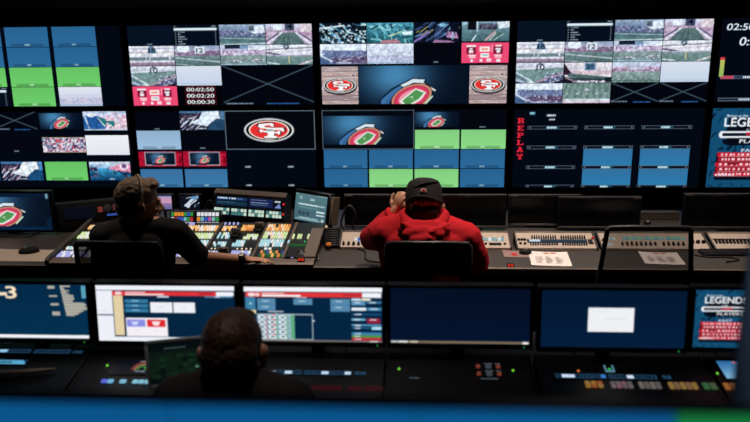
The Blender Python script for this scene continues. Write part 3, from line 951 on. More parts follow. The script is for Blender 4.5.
# ---- production switcher --------------------------------------------------
t = thing('production_switcher', 'wide production switcher console with rows of glowing keys beside the bearded person', 'console', (-1.24, 3.66, .8005))
SX, SY, SZ = -1.24, 3.66, .8005
SL = math.atan(.113)
def cz(y): return .82+.113*(y-3.67)-SZ          # top surface height at a room y
obj('body', MB().prof([(.0, 0), (0, .0185), (.55, .0185+.113*.55), (.55, 0)], -.70, .70), M_BLACK2, t)
obj('front_rail', MB().prof([(-.016, .001), (-.016, .014), (-.006, .0215), (.05, .0275), (.05, .018), (-.0005, .001)], -.7, .7), M_RAIL, t)
for x0, x1 in ((-.722, -.701), (.633, .70)):
    mb = MB().prof([(-.016, .0), (-.016, .028), (.0, .038), (.56, .10), (.56, 0)], x0, x1) if x0 < 0 else MB().prof([(.0505, .0245), (.0505, .036), (.44, .08), (.44, .066)], x0, x1)
    obj('end_cheek', mb, M_RAIL if x0 > 0 else M_CONSOLE, t)
for x in (.09, .385-.02, .53):
    obj('divider', MB().prof([(.05, .022), (.05, .0315), (.54, .0315+.113*.49), (.54, .07)], x-.007, x+.007), M_RAIL, t)
KEYC = {'or': (255, 190, 110), 'yg': (214, 236, 170), 'cy': (176, 226, 236), 'la': (176, 178, 240), 'wh': (240, 240, 236), 'gr': (60, 170, 84), 'pe': (255, 226, 190)}
def keybank(x0, x1, y0, y1, nx, ny, cols, seed=0, gaps=0.0, h=.010, name='key_bank', label=None, st=1.0):
    """rows of square keys on the sloping top; each colour is one joined set of keys"""
    rg = random.Random(seed)
    sets = {}
    dx, dy = (x1-x0)/nx, (y1-y0)/ny
    for j in range(ny):
        for i in range(nx):
            if rg.random() < gaps: continue
            c = cols[(i+j) % len(cols)] if seed >= 0 else cols[j % len(cols)]
            if rg.random() < .18: c = rg.choice(cols)
            xa, ya = x0+(i+.14)*dx-SX, y0+(j+.12)*dy-SY
            xb, yb = xa+dx*.72, ya+dy*.76
            m = sets.setdefault(c, MB())
            za, zb = cz(ya+SY), cz(yb+SY)
            e = dx*.08
            m.add([(xa, ya, za), (xb, ya, za), (xb, yb, zb), (xa, yb, zb), (xa+e, ya+e, za+h), (xb-e, ya+e, za+h), (xb-e, yb-e, zb+h), (xa+e, yb-e, zb+h)],
                  [(4, 5, 6, 7), (0, 1, 5, 4), (1, 2, 6, 5), (2, 3, 7, 6), (3, 0, 4, 7)])
    for c, m in sets.items():
        mm = lit('key_'+c, KEYC[c], st) if c in KEYC else M_BLACK
        obj(name, m, mm, t, label, 'stuff', smooth=False)
KEYC['dk'] = (26, 30, 34)
KEYC['ro'] = (230, 140, 70)
KEYC['bl'] = (60, 90, 190)
KEYC['dg'] = (40, 120, 60)
BL = [(-1.385, -1.27, 4.075, 4.148, 8, 2, ['or', 'or', 'pe'], 1), (-1.265, -1.16, 4.075, 4.148, 7, 2, ['pe', 'wh', 'or', 'pe'], 2),
      (-1.385, -1.16, 3.963, 4.036, 15, 2, ['yg', 'yg', 'wh'], 3), (-1.385, -1.16, 3.86, 3.934, 15, 2, ['cy', 'cy', 'wh'], 4), (-1.385, -1.16, 3.722, 3.80, 14, 2, ['la', 'wh', 'la'], 5),
      (-1.13, -1.05, 4.078, 4.14, 6, 2, ['or', 'pe', 'or'], 6), (-1.13, -1.06, 3.966, 4.046, 6, 2, ['yg', 'wh', 'cy'], 7), (-1.13, -1.055, 3.857, 3.912, 6, 2, ['cy', 'wh'], 8), (-1.13, -1.06, 3.716, 3.79, 5, 2, ['la', 'wh'], 9),
      (-1.02, -.95, 4.082, 4.158, 5, 2, ['or', 'or', 'ro'], 10), (-.98, -.90, 3.957, 4.022, 6, 2, ['yg', 'wh', 'yg'], 11), (-1.02, -.955, 3.858, 3.936, 5, 2, ['cy', 'wh', 'cy'], 12), (-1.0, -.895, 3.715, 3.797, 8, 2, ['la', 'la', 'wh'], 13),
      (-.872, -.738, 4.076, 4.172, 9, 2, ['or', 'ro', 'pe', 'or'], 14), (-.872, -.738, 3.966, 4.062, 9, 2, ['yg', 'yg', 'wh', 'pe'], 15), (-.872, -.74, 3.858, 3.952, 9, 2, ['cy', 'cy', 'wh'], 16),
      (-.845, -.715, 3.722, 3.80, 8, 2, ['dg', 'ro', 'dg', 'bl', 'or'], 17),
      (-.72, -.594, 3.965, 4.03, 9, 1, ['yg'], 18), (-.72, -.705, 3.887, 3.94, 1, 1, ['cy'], 19), (-.715, -.60, 3.866, 3.884, 8, 1, ['dg'], 20), (-.672, -.655, 3.714, 3.75, 1, 1, ['la'], 21),
      (-1.93, -1.80, 3.70, 3.778, 9, 2, ['la', 'la', 'wh'], 22), (-1.925, -1.80, 3.805, 3.838, 8, 1, ['wh', 'cy'], 23), (-1.93, -1.82, 3.956, 4.046, 7, 2, ['yg', 'wh'], 24), (-1.925, -1.82, 4.09, 4.15, 7, 1, ['or', 'pe'], 25),
      (-1.415, -1.30, 4.166, 4.19, 10, 1, ['la', 'dk'], 26), (-1.15, -1.05, 4.172, 4.196, 8, 1, ['dk', 'la'], 27),
      (-1.78, -1.42, 3.70, 3.79, 20, 2, ['la', 'wh'], 28), (-1.78, -1.42, 3.86, 3.93, 20, 2, ['cy', 'wh'], 29), (-1.78, -1.42, 3.96, 4.04, 20, 2, ['yg', 'wh'], 30), (-1.78, -1.42, 4.08, 4.15, 20, 2, ['or', 'pe'], 31)]
GAPS = {3: .04, 6: .25, 8: .25, 10: .2, 11: .35, 14: .1, 18: .3, 7: .15, 12: .1, 17: .1}
for b in BL:
    keybank(*b, gaps=GAPS.get(b[7], .05), st=.9 if b[7] not in (17, 20) else .55)
for x0, x1, y0 in ((-1.125, -1.04, 3.822), (-.985, -.875, 3.822)):
    keybank(x0, x1, y0, y0+.016, 9, 1, ['pe', 'dk'], 40, 0, .004, 'caption_strip', st=.4)
keybank(-.836, -.79, 3.82, 3.844, 2, 1, ['wh'], 41, 0, .006, st=.8)
def fader(x, y, parent):
    f = obj('fader', MB().box(x-.022-SX, x+.022-SX, y-.05-SY, y+.05-SY, cz(y)-.004, cz(y)+.012, .003), M_BLACK, parent)
    obj('fader_handle', MB().box(x-.028-SX, x+.028-SX, y-.008-SY, y+.012-SY, cz(y)+.0125, cz(y)+.042, .005), M_RAIL, f)
fader(-.915, 4.11, t)
fader(-1.03, 4.02, t)
fader(-1.035, 3.75, t)
obj('trackball', MB().lathe([(0, 0), (.02, .0), (.03, .004), (.03, .008), (.02, .014), (.014, .022), (0, .026)], 20, (-.622-SX, 3.77-SY, cz(3.77))), M_BLACK, t)
obj('key_plate', MB().box(-.70-SX, -.60-SX, 3.70-SY, 3.82-SY, cz(3.82)-.002, cz(3.82)+.0025, .002), M_BLACK, t)
obj('green_lamp', MB().lathe([(0, 0), (.006, 0), (.004, .006), (0, .007)], 10, (-.625-SX, 3.93-SY, cz(3.93))), lit('lamp_green', (50, 190, 90), .9), t)

def red_digits(loc, label):
    q = thing('desk_edge_indicator', label, 'indicator', loc, group='red number indicators')
    obj('case', MB().box(-.018, .018, -.008, .008, 0, .017, .002), M_BLACK, q)
    for dx in (-.008, .008):
        m = MB()
        for a in ((-.005, .005, .0022, .0044), (-.005, .005, .0072, .0092), (-.005, .005, .0122, .0144), (-.005, -.003, .003, .013), (.003, .005, .003, .013)):
            m.box(dx+a[0], dx+a[1], -.0092, -.0082, a[2], a[3])
        obj('digit', m, lit('led_red', (255, 60, 40), 1.0), q, smooth=False)
red_digits((-.606, 3.668, .8285), 'small glowing red indicator on the front rim of the switcher console')
red_digits((.47, 3.675, .8012), 'small glowing red indicator on the desk edge right of the red hoodie')

# ---- two coloured key panels behind the switcher -------------------------------------
def key_panel(cx, wd, rows, label):
    q = thing('macro_key_panel', label, 'control panel', (cx, 4.235, .8005), group='upper key panels')
    obj('body', MB().prof([(0, 0), (0, .05), (.028, .132), (.07, .132), (.07, 0)], -wd/2-.008, wd/2+.008), M_BLACK2, q)
    sl = math.atan2(.082, .028)
    M = Matrix.Translation((0, 0, .05)) @ Matrix.Rotation(sl, 4, 'X')
    L = .0866
    ny, nx = len(rows), len(rows[0])
    sets = {}
    cols = {'w': (236, 236, 244), 'g': (50, 150, 70), 'o': (235, 150, 50), 'b': (60, 90, 200), 'r': (200, 40, 50), 'm': (190, 90, 170), 'c': (120, 190, 200), 'y': (240, 210, 120)}
    for j, row in enumerate(rows):
        for i, ch in enumerate(row):
            if ch == '.': continue
            x0 = -wd/2+wd*(i+.1)/nx; x1 = -wd/2+wd*(i+.9)/nx
            y1 = L*(1-(j+.12)/ny); y0 = L*(1-(j+.9)/ny)
            sets.setdefault(ch, MB(M)).box(x0, x1, y0, y1, .0005, .008, .0015)
    for ch, m in sets.items():
        obj('key_set', m, lit('cap_'+ch, cols[ch], .85), q, None, 'stuff', smooth=False)
key_panel(-1.408, .135, ('goyogbg'.replace('y', 'o'), 'wrbbcgr', 'wwwwwww'), 'key panel behind the switcher with green, orange and blue keys above a white row')
key_panel(-1.252, .135, ('wwwwww', 'ocbmcg', 'wwwwww'), 'key panel behind the switcher with mostly white keys and one coloured middle row')

# ---- panel with display strip, right of the two key panels ------------------------------
q = thing('aux_bus_panel', 'dark control panel with blue display strip and pale green keys beside the touchscreen', 'control panel', (-1.02, 4.33, .832), (0, R(2.2), R(-7)))
obj('body', MB().prof([(-.03, .0), (-.03, .055), (.0, .185), (.045, .2), (.12, .17), (.12, 0)], -.225, .225), M_BLACK2, q)
obj('foot', MB().box(-.17, .2, .0, .08, -.024, -.0005, .003).box(-.2, -.17, .0, .08, -.039, -.0005, .003), M_BLACK, q)
obj('top_cover', MB().prof([(-.002, .187), (.0, .1905), (.044, .2055), (.045, .2015)], -.225, .225), M_RAIL, q)
M = Matrix.Translation((0, -.0305, .055)) @ Matrix.Rotation(math.atan2(.13, .03), 4, 'X')
p = Pic(70, 13, (6, 14, 30), 2.4)
p.rect(1, 1, 33, 5, (24, 50, 90)).bits(2, 1.6, 4, (200, 224, 246), 2.4, 1.7, .6).bits(14, 1.6, 3, (226, 236, 246), 1.8, 1.7, 1.4).bits(22, 2, 4, (90, 120, 170), 1.4, 1.2, .4)
p.rect(1, 6.4, 33, 11, (20, 50, 70)).bits(2, 7, 9, (60, 100, 120), 1.6, 1, 1).rect(36, 1, 60, 11, (26, 36, 80)).bits(37, 2, 11, (110, 120, 170), 1.2, 1, .6).bits(37, 5.4, 10, (140, 170, 190), 1.5, 1, .6).bits(37, 8, 9, (80, 120, 140), 1.6, 1, .7)
p.rect(62, 2, 68, 4, (190, 200, 196)).poly([(62, 11), (67, 5), (69, 11)], (120, 140, 200))
dsp = obj('display_strip', MB(M).box(-.21, .21, .058, .122, 0, .004, .001), M_BLACK, q)
pm = pic_mesh('display_picture', p, -.207, .207, .060, .120, 0, dsp)
pm.matrix_local = M @ Matrix(((1, 0, 0, 0), (0, 0, 1, 0), (0, -1, 0, .0046), (0, 0, 0, 1)))
for g in range(4):
    m = {}
    for i in range(5):
        for j in range(2):
            x0 = -.215+g*.109+i*.0195
            c = ('key_pale', (206, 232, 214)) if (i+g+j) % 4 else ('key_deep', (70, 130, 130))
            if g == 1 and j == 0 and i < 3: c = ('key_deep', (70, 130, 130))
            m.setdefault(c, MB(M)).box(x0, x0+.016, .010+j*.021, .028+j*.021, .0005, .008, .0015)
    for c, mm in m.items():
        obj('key_bank', mm, lit(c[0], c[1], .85), q, None, 'stuff', smooth=False)
for z in (.095, .035):
    obj('red_lamp', MB(M).lathe([(0, 0), (.007, 0), (.005, .006), (0, .007)], 10, (.216, z, 0)), lit('lamp_red', (235, 40, 50), .9), q)
obj('knob', MB(M).lathe([(0, 0), (.008, 0), (.007, .012), (0, .0125)], 12, (-.216, .128, 0)), M_CHROME, q)

# ---- tilted touchscreen ------------------------------------------------------------
q = thing('touchscreen_monitor', 'small tilted touchscreen with a grey green menu standing right of the switcher', 'monitor', (-.655, 4.29, .8005), (0, 0, R(-32)))
q.scale = (1.2, 1.2, 1.2)
M = Matrix.Translation((0, 0, .043)) @ Matrix.Rotation(R(-12), 4, 'X')
obj('shell', MB(M).box(-.115, .115, .004, .05, -.008, .165, .006), M_BEZEL, q)
obj('side_grip', MB(M).box(.1155, .128, .008, .07, .01, .15, .004), M_BEIGE, q)
sc = obj('screen', MB(M).box(-.103, .103, .001, .0038, .008, .148), M_SCREEN, q)
p = Pic(36, 24, (62, 98, 108), 3)
p.vgrad(0, 24, (84, 122, 128), (62, 98, 112))
p.rect(0, 0, 36, 1.2, (120, 150, 152)).bits(5, 2.6, 2, (170, 196, 196), 1, 2.4, 1).bits(17, 3.6, 3, (160, 190, 190), 1.6, 2, .3).bits(2, .3, 16, (50, 80, 90), 1.2, .7, .6)
p.rect(4, 8.6, 34, 10, (150, 180, 182)).bits(4, 8.8, 16, (206, 226, 226), 1.2, 1, .5).bits(5, 11.4, 12, (110, 150, 152), 1.4, .9, .8)
for x in (6.4, 10.8, 15.6): p.ell(x, 17, 1.6, 1.6, (16, 26, 34)).ell(x, 17, .7, .7, (90, 120, 126))
p.rect(25, 13.6, 34, 15, (206, 224, 224)).rect(25, 16.4, 34, 17.8, (190, 210, 212)).bits(6, 20.4, 14, (190, 214, 214), 1.3, .9, .6).rect(2, 21.8, 30, 22.6, (160, 186, 190)).rect(31, 20, 34, 22.6, (170, 200, 200))
pm = pic_mesh('menu_picture', p, -.101, .101, .010, .146, 0, sc)
pm.matrix_local = M @ Matrix.Translation((0, .0005, 0))
obj('stand', MB().box(-.05, .05, .03, .13, 0, .01, .003).cyl((0, .07, .01), (0, .06, .07), .014), M_BLACK, q)

# ---- small things round the switcher -----------------------------------------------------
q = thing('rack_control_unit', 'long dark control unit with small red readouts left of the bearded person', 'control panel', (-1.93, 4.30, .822), (0, R(-3.5), R(8)))
obj('foot', MB().box(-.2, .28, .02, .1, -.004, .0).box(-.2, -.16, .02, .1, -.03, -.0045), M_BLACK, q)
obj('body', MB().prof([(-.02, .045), (.0, .165), (.04, .172), (.12, .15), (.12, .0), (-.01, .0)], -.27, .32), M_RUBBER, q)
M = Matrix.Translation((0, -.0205, .045)) @ Matrix.Rotation(math.atan2(.12, .02), 4, 'X')
obj('display_window', MB(M).box(-.2, -.02, .025, .1, 0, .003, .001), mat('smoked_display', (16, 18, 30), .3, emit=(8, 11, 24), strength=.7), q)
for x, y, c in ((.0, .075, (150, 60, 54)), (.09, .08, (120, 60, 70))):
    obj('readout', MB(M).box(x, x+.028, y-.02, y+.012, 0, .004, .001), lit('dim_%d' % c[0], c, .55), q)
obj('dial', MB(M).lathe([(0, 0), (.024, 0), (.022, .014), (.012, .017), (0, .0172)], 20, (.058, .075, 0)), M_EDGE, q)
obj('lit_strip', MB(M).box(.05, .13, .028, .041, 0, .004, .001), lit('strip_blue', (50, 84, 170), .8), q)
for x, y in ((-.245, .09), (-.245, .05)):
    obj('screw', MB(M).lathe([(0, 0), (.006, 0), (.005, .003), (0, .0035)], 10, (x, y, 0)), M_CHROME, q)
for i, (x, wd, kind) in enumerate(((-1.6, .105, 0), (-1.432, .125, 1))):
    q = thing('preview_screen', ('small preview screen with a pink and violet picture behind the bearded face', 'small preview screen with a white and blue picture on black behind the switcher')[kind], 'monitor', (x, 4.49, .8005), group='small preview screens')
    obj('shell', MB().box(-wd/2-.012, wd/2+.012, .002, .03, .075, .185, .004), M_BEZEL, q)
    obj('stand', MB().box(-.03, .03, -.01, .06, 0, .006).cyl((0, .02, .006), (0, .018, .075), .008), M_BLACK, q)
    p = Pic(16, 11, (150, 130, 176), 3) if kind == 0 else Pic(21, 11, (10, 16, 28), 3)
    if kind == 0:
        p.vgrad(0, 6, (176, 150, 190), (206, 150, 176)).vgrad(6, 11, (150, 120, 170), (90, 100, 150)).poly([(0, 8), (9, 11), (0, 11)], (20, 24, 50)).rect(0, 0, 16, 1, (90, 110, 160))
    else:
        p.poly([(4, 8), (11, 3), (19, 1), (18, 4), (12, 7), (9, 10)], (196, 210, 226)).poly([(12, 1), (20, 0), (20, 2.4), (12, 3)], (90, 150, 196)).strokes(2, 2, 19, 10, [(10, 14, 24), (150, 170, 190)], 10, 6, .7, -.5, 3)
    pic_mesh('screen_picture', p, -wd/2, wd/2, .088, .176, .0012, q)

q = thing('desk_monitor', 'monitor at the left end of the middle desk showing a stadium diagram', 'monitor', (-2.42, 4.20, .8005))
obj('bezel', MB().box(-.345, .25, .002, .04, .018, .275, .005), M_BEZEL, q)
sc = obj('screen', MB().box(-.33, .235, -.0006, .0018, .034, .258), M_SCREEN, q)
p = p_stadium(72, 33, 35, 21.5, .72, 3.6)
p.rect(0, 0, 72, 3.4, (8, 28, 52)).rect(0, 29.6, 72, 33, (8, 36, 66)).rect(69, .6, 71, 5, (110, 150, 170)).poly([(68, 24), (72, 20), (72, 33), (66, 33)], (8, 30, 54))
pic_mesh('screen_picture', p, -.33, .235, .034, .258, -.0012, sc)
obj('foot', MB().box(-.18, .12, -.05, .12, 0, .008, .003).box(-.07, .01, .045, .07, .008, .1, .003), M_BLACK, q)

def sheet(label, loc, w_, h_, rz, m=M_PAPER, ink=True, marks=0, cat='paper', name='paper_sheet', group='sheets on the middle desk', curl=.004):
    q = thing(name, label, cat, loc, (0, 0, R(rz)), group)
    V, Fc = [], []
    n = 8
    for lay in (0, 1):
        for j in range(n+1):
            for i in range(n+1):
                u, v = i/n, j/n
                V.append(((u-.5)*w_, (v-.5)*h_, .0006+lay*.0006+curl*(abs(u-.5)*2)**3*(.4+.6*v)))
    N = (n+1)**2
    for j in range(n):
        for i in range(n):
            a = j*(n+1)+i
            Fc.append((N+a, N+a+1, N+a+n+2, N+a+n+1)); Fc.append((a+n+1, a+n+2, a+1, a))
    for i in range(n):
        a, b = i, n*(n+1)+i
        Fc += [(a, a+1, N+a+1, N+a), (b+1, b, N+b, N+b+1)]
        a, b = i*(n+1), i*(n+1)+n
        Fc += [(a+n+1, a, N+a, N+a+n+1), (b, b+n+1, N+b+n+1, N+b)]
    obj('sheet', MB().add(V, Fc), m, q)
    if ink:
        rg = random.Random(int(abs(loc[0])*100))
        b = MB()
        for j in range(7):
            y = h_*(.1-.07*j)
            for k in range(3):
                x = -w_*.36+k*w_*.25
                b.box(x, x+w_*rg.uniform(.1, .22), y-.0022, y+.0022, .0026, .0029)
        obj('print_lines', b, M_INK, q, kind='stuff', smooth=False)
        r = MB().box(-w_*.12, w_*.02, h_*.34, h_*.40, .0026, .003).box(w_*.06, w_*.2, h_*.36, h_*.42, .0026, .003)
        obj('red_mark', r, M_RED, q, smooth=False)
    return q
sheet('broad beige sheet under a dark mouse at the left end of the middle desk', (-2.18, 3.81, .8005), .37, .205, -1, M_PAPERB, False)
sheet('white printed sheet with red marks in the open right of the red hoodie', (.69, 3.806, .8005), .205, .235, -4)
sheet('white printed sheet seen through the mesh back of the empty chair', (1.272, 3.825, .8005), .20, .20, -5)
sheet('white sheet corner cut off by the right edge of the photograph', (1.80, 3.93, .8005), .2, .12, -14, ink=False)
q = sheet('small pinkish grey card with red print under the dark headset puck', (.53, 3.885, .8005), .15, .115, 0, mat('card_pinkish', (150, 122, 118), .7, grain=.1), False, group=None)
obj('red_mark', MB().box(-.03, -.002, -.03, .01, .0026, .003), M_RED, q, smooth=False)
q = thing('puck_speaker', 'round black puck with a light top on the pinkish card', 'puck', (.575, 3.895, .8030))
obj('body', MB().lathe([(0, 0), (.03, 0), (.034, .006), (.032, .018), (.022, .024), (0, .0245)], 24), M_RUBBER, q)
obj('top_ring', MB().lathe([(.008, .0247), (.015, .0247), (.014, .027), (.009, .027)], 20), M_EDGE_LT, q)
q = thing('computer_mouse', 'dark computer mouse with a green glint on the beige sheet', 'mouse', (-2.16, 3.86, .8022), (0, 0, R(-70)))
obj('shell', MB().lathe([(0, 0), (.05, 0), (.053, .008), (.048, .018), (.034, .027), (.016, .0305), (0, .031)], 24, sx=.62, sy=1.05), M_RUBBER, q)
obj('wheel', MB().cyl((-.004, .03, .027), (.004, .03, .027), .007), M_EDGE, q)
obj('glint_patch', MB().box(-.006, .006, -.02, -.008, .0285, .0325, .001), lit('mouse_glint', (60, 120, 90), .5), q)  # green glint put in as a small self-lit patch

# keypad, orange knob device and cables right of the switcher
q = thing('ridged_keypad', 'small dark ridged keypad lying tilted between the switcher and the red hoodie', 'keypad', (-.487, 4.075, .8005), (R(9), 0, R(5)))
obj('base', MB().box(-.045, .045, -.11, .12, .024, .042, .004), M_BLACK2, q)
for i in range(7):
    obj('ridge', MB().box(-.038, .038, -.100+i*.031, -.084+i*.031, .0425, .050, .003), M_BLACK, q)
obj('corner_highlight', MB().box(-.049, -.032, .09, .124, .0425, .056, .003), M_PAPERB, q)  # pale block standing in for a highlight on the keypad corner
obj('foot', MB().box(-.04, .04, -.1, -.08, .016, .0235).box(-.04, .04, .08, .1, -.012, .0235), M_BLACK, q)
q = thing('goose_lamp', 'small orange capped adjuster on a short bent stalk beside the ridged keypad', 'stalk', (-.5, 3.94, .8005))
obj('stalk', MB().tube([(0, 0, 0), (0, .0, .012), (.004, .004, .02)], [.014, .012, .01], 12), M_BLACK, q)
obj('cap', MB().lathe([(0, .0), (.014, 0), (.017, .008), (.013, .018), (0, .021)], 16, (.005, .005, .02)), mat('orange_cap', (226, 130, 50), .5), q)
def cable(label, pts, r=.004, m=None):
    P = [Vector(p) for p in pts]
    out = []
    n = len(P)
    for i in range(n-1):
        a, b, c, d = P[max(i-1, 0)], P[i], P[i+1], P[min(i+2, n-1)]
        for k in range(6):
            tt = k/6
            out.append(.5*((2*b)+(c-a)*tt+(2*a-5*b+4*c-d)*tt*tt+(3*b-a-3*c+d)*tt**3))
    out.append(P[-1])
    o = obj('cable', MB().tube(out, r, 8), m or M_CABLE)
    return tag(o, label, 'cable')
cable('black cable looping up behind the tilted touchscreen', [(-.44, 4.30, .807), (-.46, 4.28, .86), (-.43, 4.25, .95), (-.40, 4.23, .98), (-.37, 4.24, .93), (-.39, 4.26, .85), (-.37, 4.28, .807)], .006, M_EDGE)
cable('black cable curving over the grey desk left of the red hoodie', [(-.37, 3.99, .806), (-.33, 3.95, .8055), (-.29, 3.90, .8055), (-.285, 3.80, .8055), (-.26, 3.74, .8055), (-.2, 3.72, .8055)], .0045)
cable('light brown cable dropping from the keypad to the desk edge', [(-.565, 3.93, .8055), (-.55, 3.88, .806), (-.535, 3.82, .806), (-.53, 3.74, .806)], .0045, M_RAIL)
cable('thin black cable lying in front of the right hand panel', [(1.47, 3.925, .805), (1.46, 3.88, .805), (1.52, 3.84, .805), (1.62, 3.84, .805), (1.66, 3.80, .805), (1.58, 3.76, .805)], .004)
cable('black cable bunched behind the small preview screens', [(-1.36, 4.42, .806), (-1.34, 4.45, .88), (-1.3, 4.47, .95), (-1.26, 4.46, .9), (-1.27, 4.43, .96), (-1.30, 4.44, .88), (-1.28, 4.46, .806)], .006)

# ---- sloping intercom panels along the back of the desk -------------------------------
PS = math.atan2(.057, .19)
PLN = math.hypot(.19, .057)
def strip_panel(x0, x1, label):
    q = thing('intercom_panel', label, 'control panel', ((x0+x1)/2, 3.95, .8005), group='sloping panels along the back of the middle desk')
    h = (x1-x0)/2
    obj('body', MB().prof([(0, 0), (0, .0145), (.146, .0583), (.146, 0)], -h, h), M_PANEL, q)
    obj('rear_lip', MB().box(-h, h, .1465, .158, 0, .064, .003), M_EDGE_LT, q)
    for sx in (-h, h-.0085):
        obj('side_bracket', MB().prof([(-.003, .002), (-.003, .022), (.146, .0665), (.152, .066), (.152, .002)], sx, sx+.0085), M_CONSOLE, q)
    M = Matrix.Translation((0, 0, .0145)) @ Matrix.Rotation(PS, 4, 'X') @ Matrix.Diagonal((1, .768, 1, 1))
    return q, M, h
def toggles(q, M, x0, x1, n, y, m=M_BLACK, wd=.6, ln=.028, name='toggle_row'):
    b = MB(M)
    for i in range(n):
        x = x0+(x1-x0)*(i+.5)/n
        d = (x1-x0)/n*wd/2
        b.box(x-d, x+d, y-ln/2, y+ln/2, .0003, .009, .002)
        b.box(x-d*.5, x+d*.5, y-ln*.1, y+ln*.45, .009, .017, .002)
    obj(name, b, m, q, None, 'stuff', smooth=False)
def litkeys(q, M, x0, x1, n, y0, y1, cols, ny=1, st=.7, gap=.16, name='key_row'):
    sets = {}
    for j in range(ny):
        for i in range(n):
            c = cols[(i+j) % len(cols)]
            xa = x0+(x1-x0)*(i+gap/2)/n; xb = x0+(x1-x0)*(i+1-gap/2)/n
            ya = y0+(y1-y0)*(j+gap/2)/ny; yb = y0+(y1-y0)*(j+1-gap/2)/ny
            sets.setdefault(c, MB(M)).box(xa, xb, ya, yb, .0004, .007, .0015)
    for c, m in sets.items():
        obj(name, m, lit('k_%d_%d_%d' % c, c, st), q, None, 'stuff', smooth=False)
def knobs(q, M, xs, y, r=.008, m=M_RUBBER, name='knob', each=True):
    for x in xs:
        obj(name, MB(M).lathe([(0, 0), (r, 0), (r*.85, r*1.3), (0, r*1.35)], 12, (x, y, .0003)), m, q)
def dark(q, M, x0, x1, y0, y1, name='display_window', m=None):
    obj(name, MB(M).box(x0, x1, y0, y1, .0003, .004, .001), m or M_BLACK, q)
CY, CW, CB = (150, 206, 214), (226, 236, 236), (60, 100, 190)
q, M, h = strip_panel(-.44, .51, 'pale sloping panel half hidden behind the person in the red hoodie')
o = .035
litkeys(q, M, -.36-o, -.245-o, 6, .075, .115, [CW, CB, CW], 1, .8)
litkeys(q, M, -.335-o, -.245-o, 5, .062, .074, [(200, 216, 240)], 1, .8)
dark(q, M, -.30-o, -.22-o, .12, .15)
toggles(q, M, -.43-o, -.29-o, 5, .035, M_BLACK, .5, .03)
litkeys(q, M, -.26-o, -.18-o, 5, .02, .045, [(50, 110, 70), (40, 70, 130)], 1, .4)
litkeys(q, M, .335-o, .475-o, 8, .08, .125, [CW, CY, (170, 200, 190)], 1, .62)
dark(q, M, .39-o, .455-o, .03, .06)
knobs(q, M, (.345-o, .37-o, .475-o), .045, .007)
knobs(q, M, (.33-o, .36-o, .47-o), .14, .004, M_CHROME, 'screw')
toggles(q, M, -.16-o, .30-o, 24, .1)
q, M, h = strip_panel(.535, .975, 'pale sloping panel with two rows of black switches right of the red hoodie')
c = .755
toggles(q, M, .625-c, .765-c, 11, .128)
toggles(q, M, .785-c, .925-c, 11, .128)
toggles(q, M, .61-c, .765-c, 12, .045)
toggles(q, M, .785-c, .925-c, 11, .045)
obj('caption_strip', MB(M).box(.60-c, .928-c, .066, .108, .0003, .003, .001), mat('caption_navy', (24, 34, 52), .4, emit=(34, 54, 76), strength=.4), q)
litkeys(q, M, .612-c, .672-c, 4, .072, .1, [(206, 226, 240)], 1, .85, .04, 'caption_lamp')
litkeys(q, M, .69-c, .92-c, 13, .08, .096, [(80, 110, 134), (60, 90, 120)], 1, .4, .25, 'caption_lamp')
dark(q, M, .932-c, .958-c, .05, .11)
obj('red_knob', MB(M).lathe([(0, 0), (.009, 0), (.007, .012), (0, .0125)], 14, (.962-c, .12, .0003)), mat('red_knob', (210, 50, 40), .4, emit=(170, 30, 20), strength=.3), q)
knobs(q, M, (.555-c, .572-c, .588-c), .1, .008)
knobs(q, M, (.56-c, .585-c), .05, .008)
q, M, h = strip_panel(.99, 1.575, 'pale sloping panel seen through the mesh back of the empty chair')
c = 1.2825
litkeys(q, M, 1.035-c, 1.085-c, 3, .105, .14, [CW, (190, 230, 226)], 1, .75)
for k in range(3):
    litkeys(q, M, 1.125-c+k*.115, 1.232-c+k*.115, 7, .108, .145, [(150, 206, 196), (120, 190, 196), (170, 210, 170)], 1, .75)
toggles(q, M, 1.1-c, 1.3-c, 8, .05, M_BLACK, .45, .03)
toggles(q, M, 1.32-c, 1.45-c, 5, .05, M_BLACK, .45, .03)
knobs(q, M, (1.015-c, 1.03-c), .1, .008)
knobs(q, M, (1.49-c, 1.52-c, 1.55-c), .075, .012)
litkeys(q, M, 1.02-c, 1.06-c, 2, .03, .055, [CW], 1, .6)
q, M, h = strip_panel(1.59, 2.5, 'pale sloping panel at the right edge with one long row of black knobs')
c = 2.045
toggles(q, M, 1.61-c, 2.45-c, 44, .085, M_RUBBER, .62, .04)
obj('caption_strip', MB(M).box(1.61-c, 2.45-c, .115, .128, .0003, .002), M_BLACK, q)
q = thing('computer_keyboard', 'black keyboard lying in front of the right hand sloping panel', 'keyboard', (1.66, 3.905, .8005), (0, 0, R(2)))
obj('case', MB().prof([(-.04, 0), (-.04, .01), (.036, .018), (.036, 0)], -.16, .16), M_BLACK, q)
for j in range(4):
    b = MB()
    for i in range(15):
        b.box(-.155+i*.0206, -.155+i*.0206+.017, -.036+j*.018, -.036+j*.018+.015, .0105+.0019*j, .0165+.0019*j, .0015)
    obj('key_row', b, M_BLACK2, q, None, 'stuff', smooth=False)

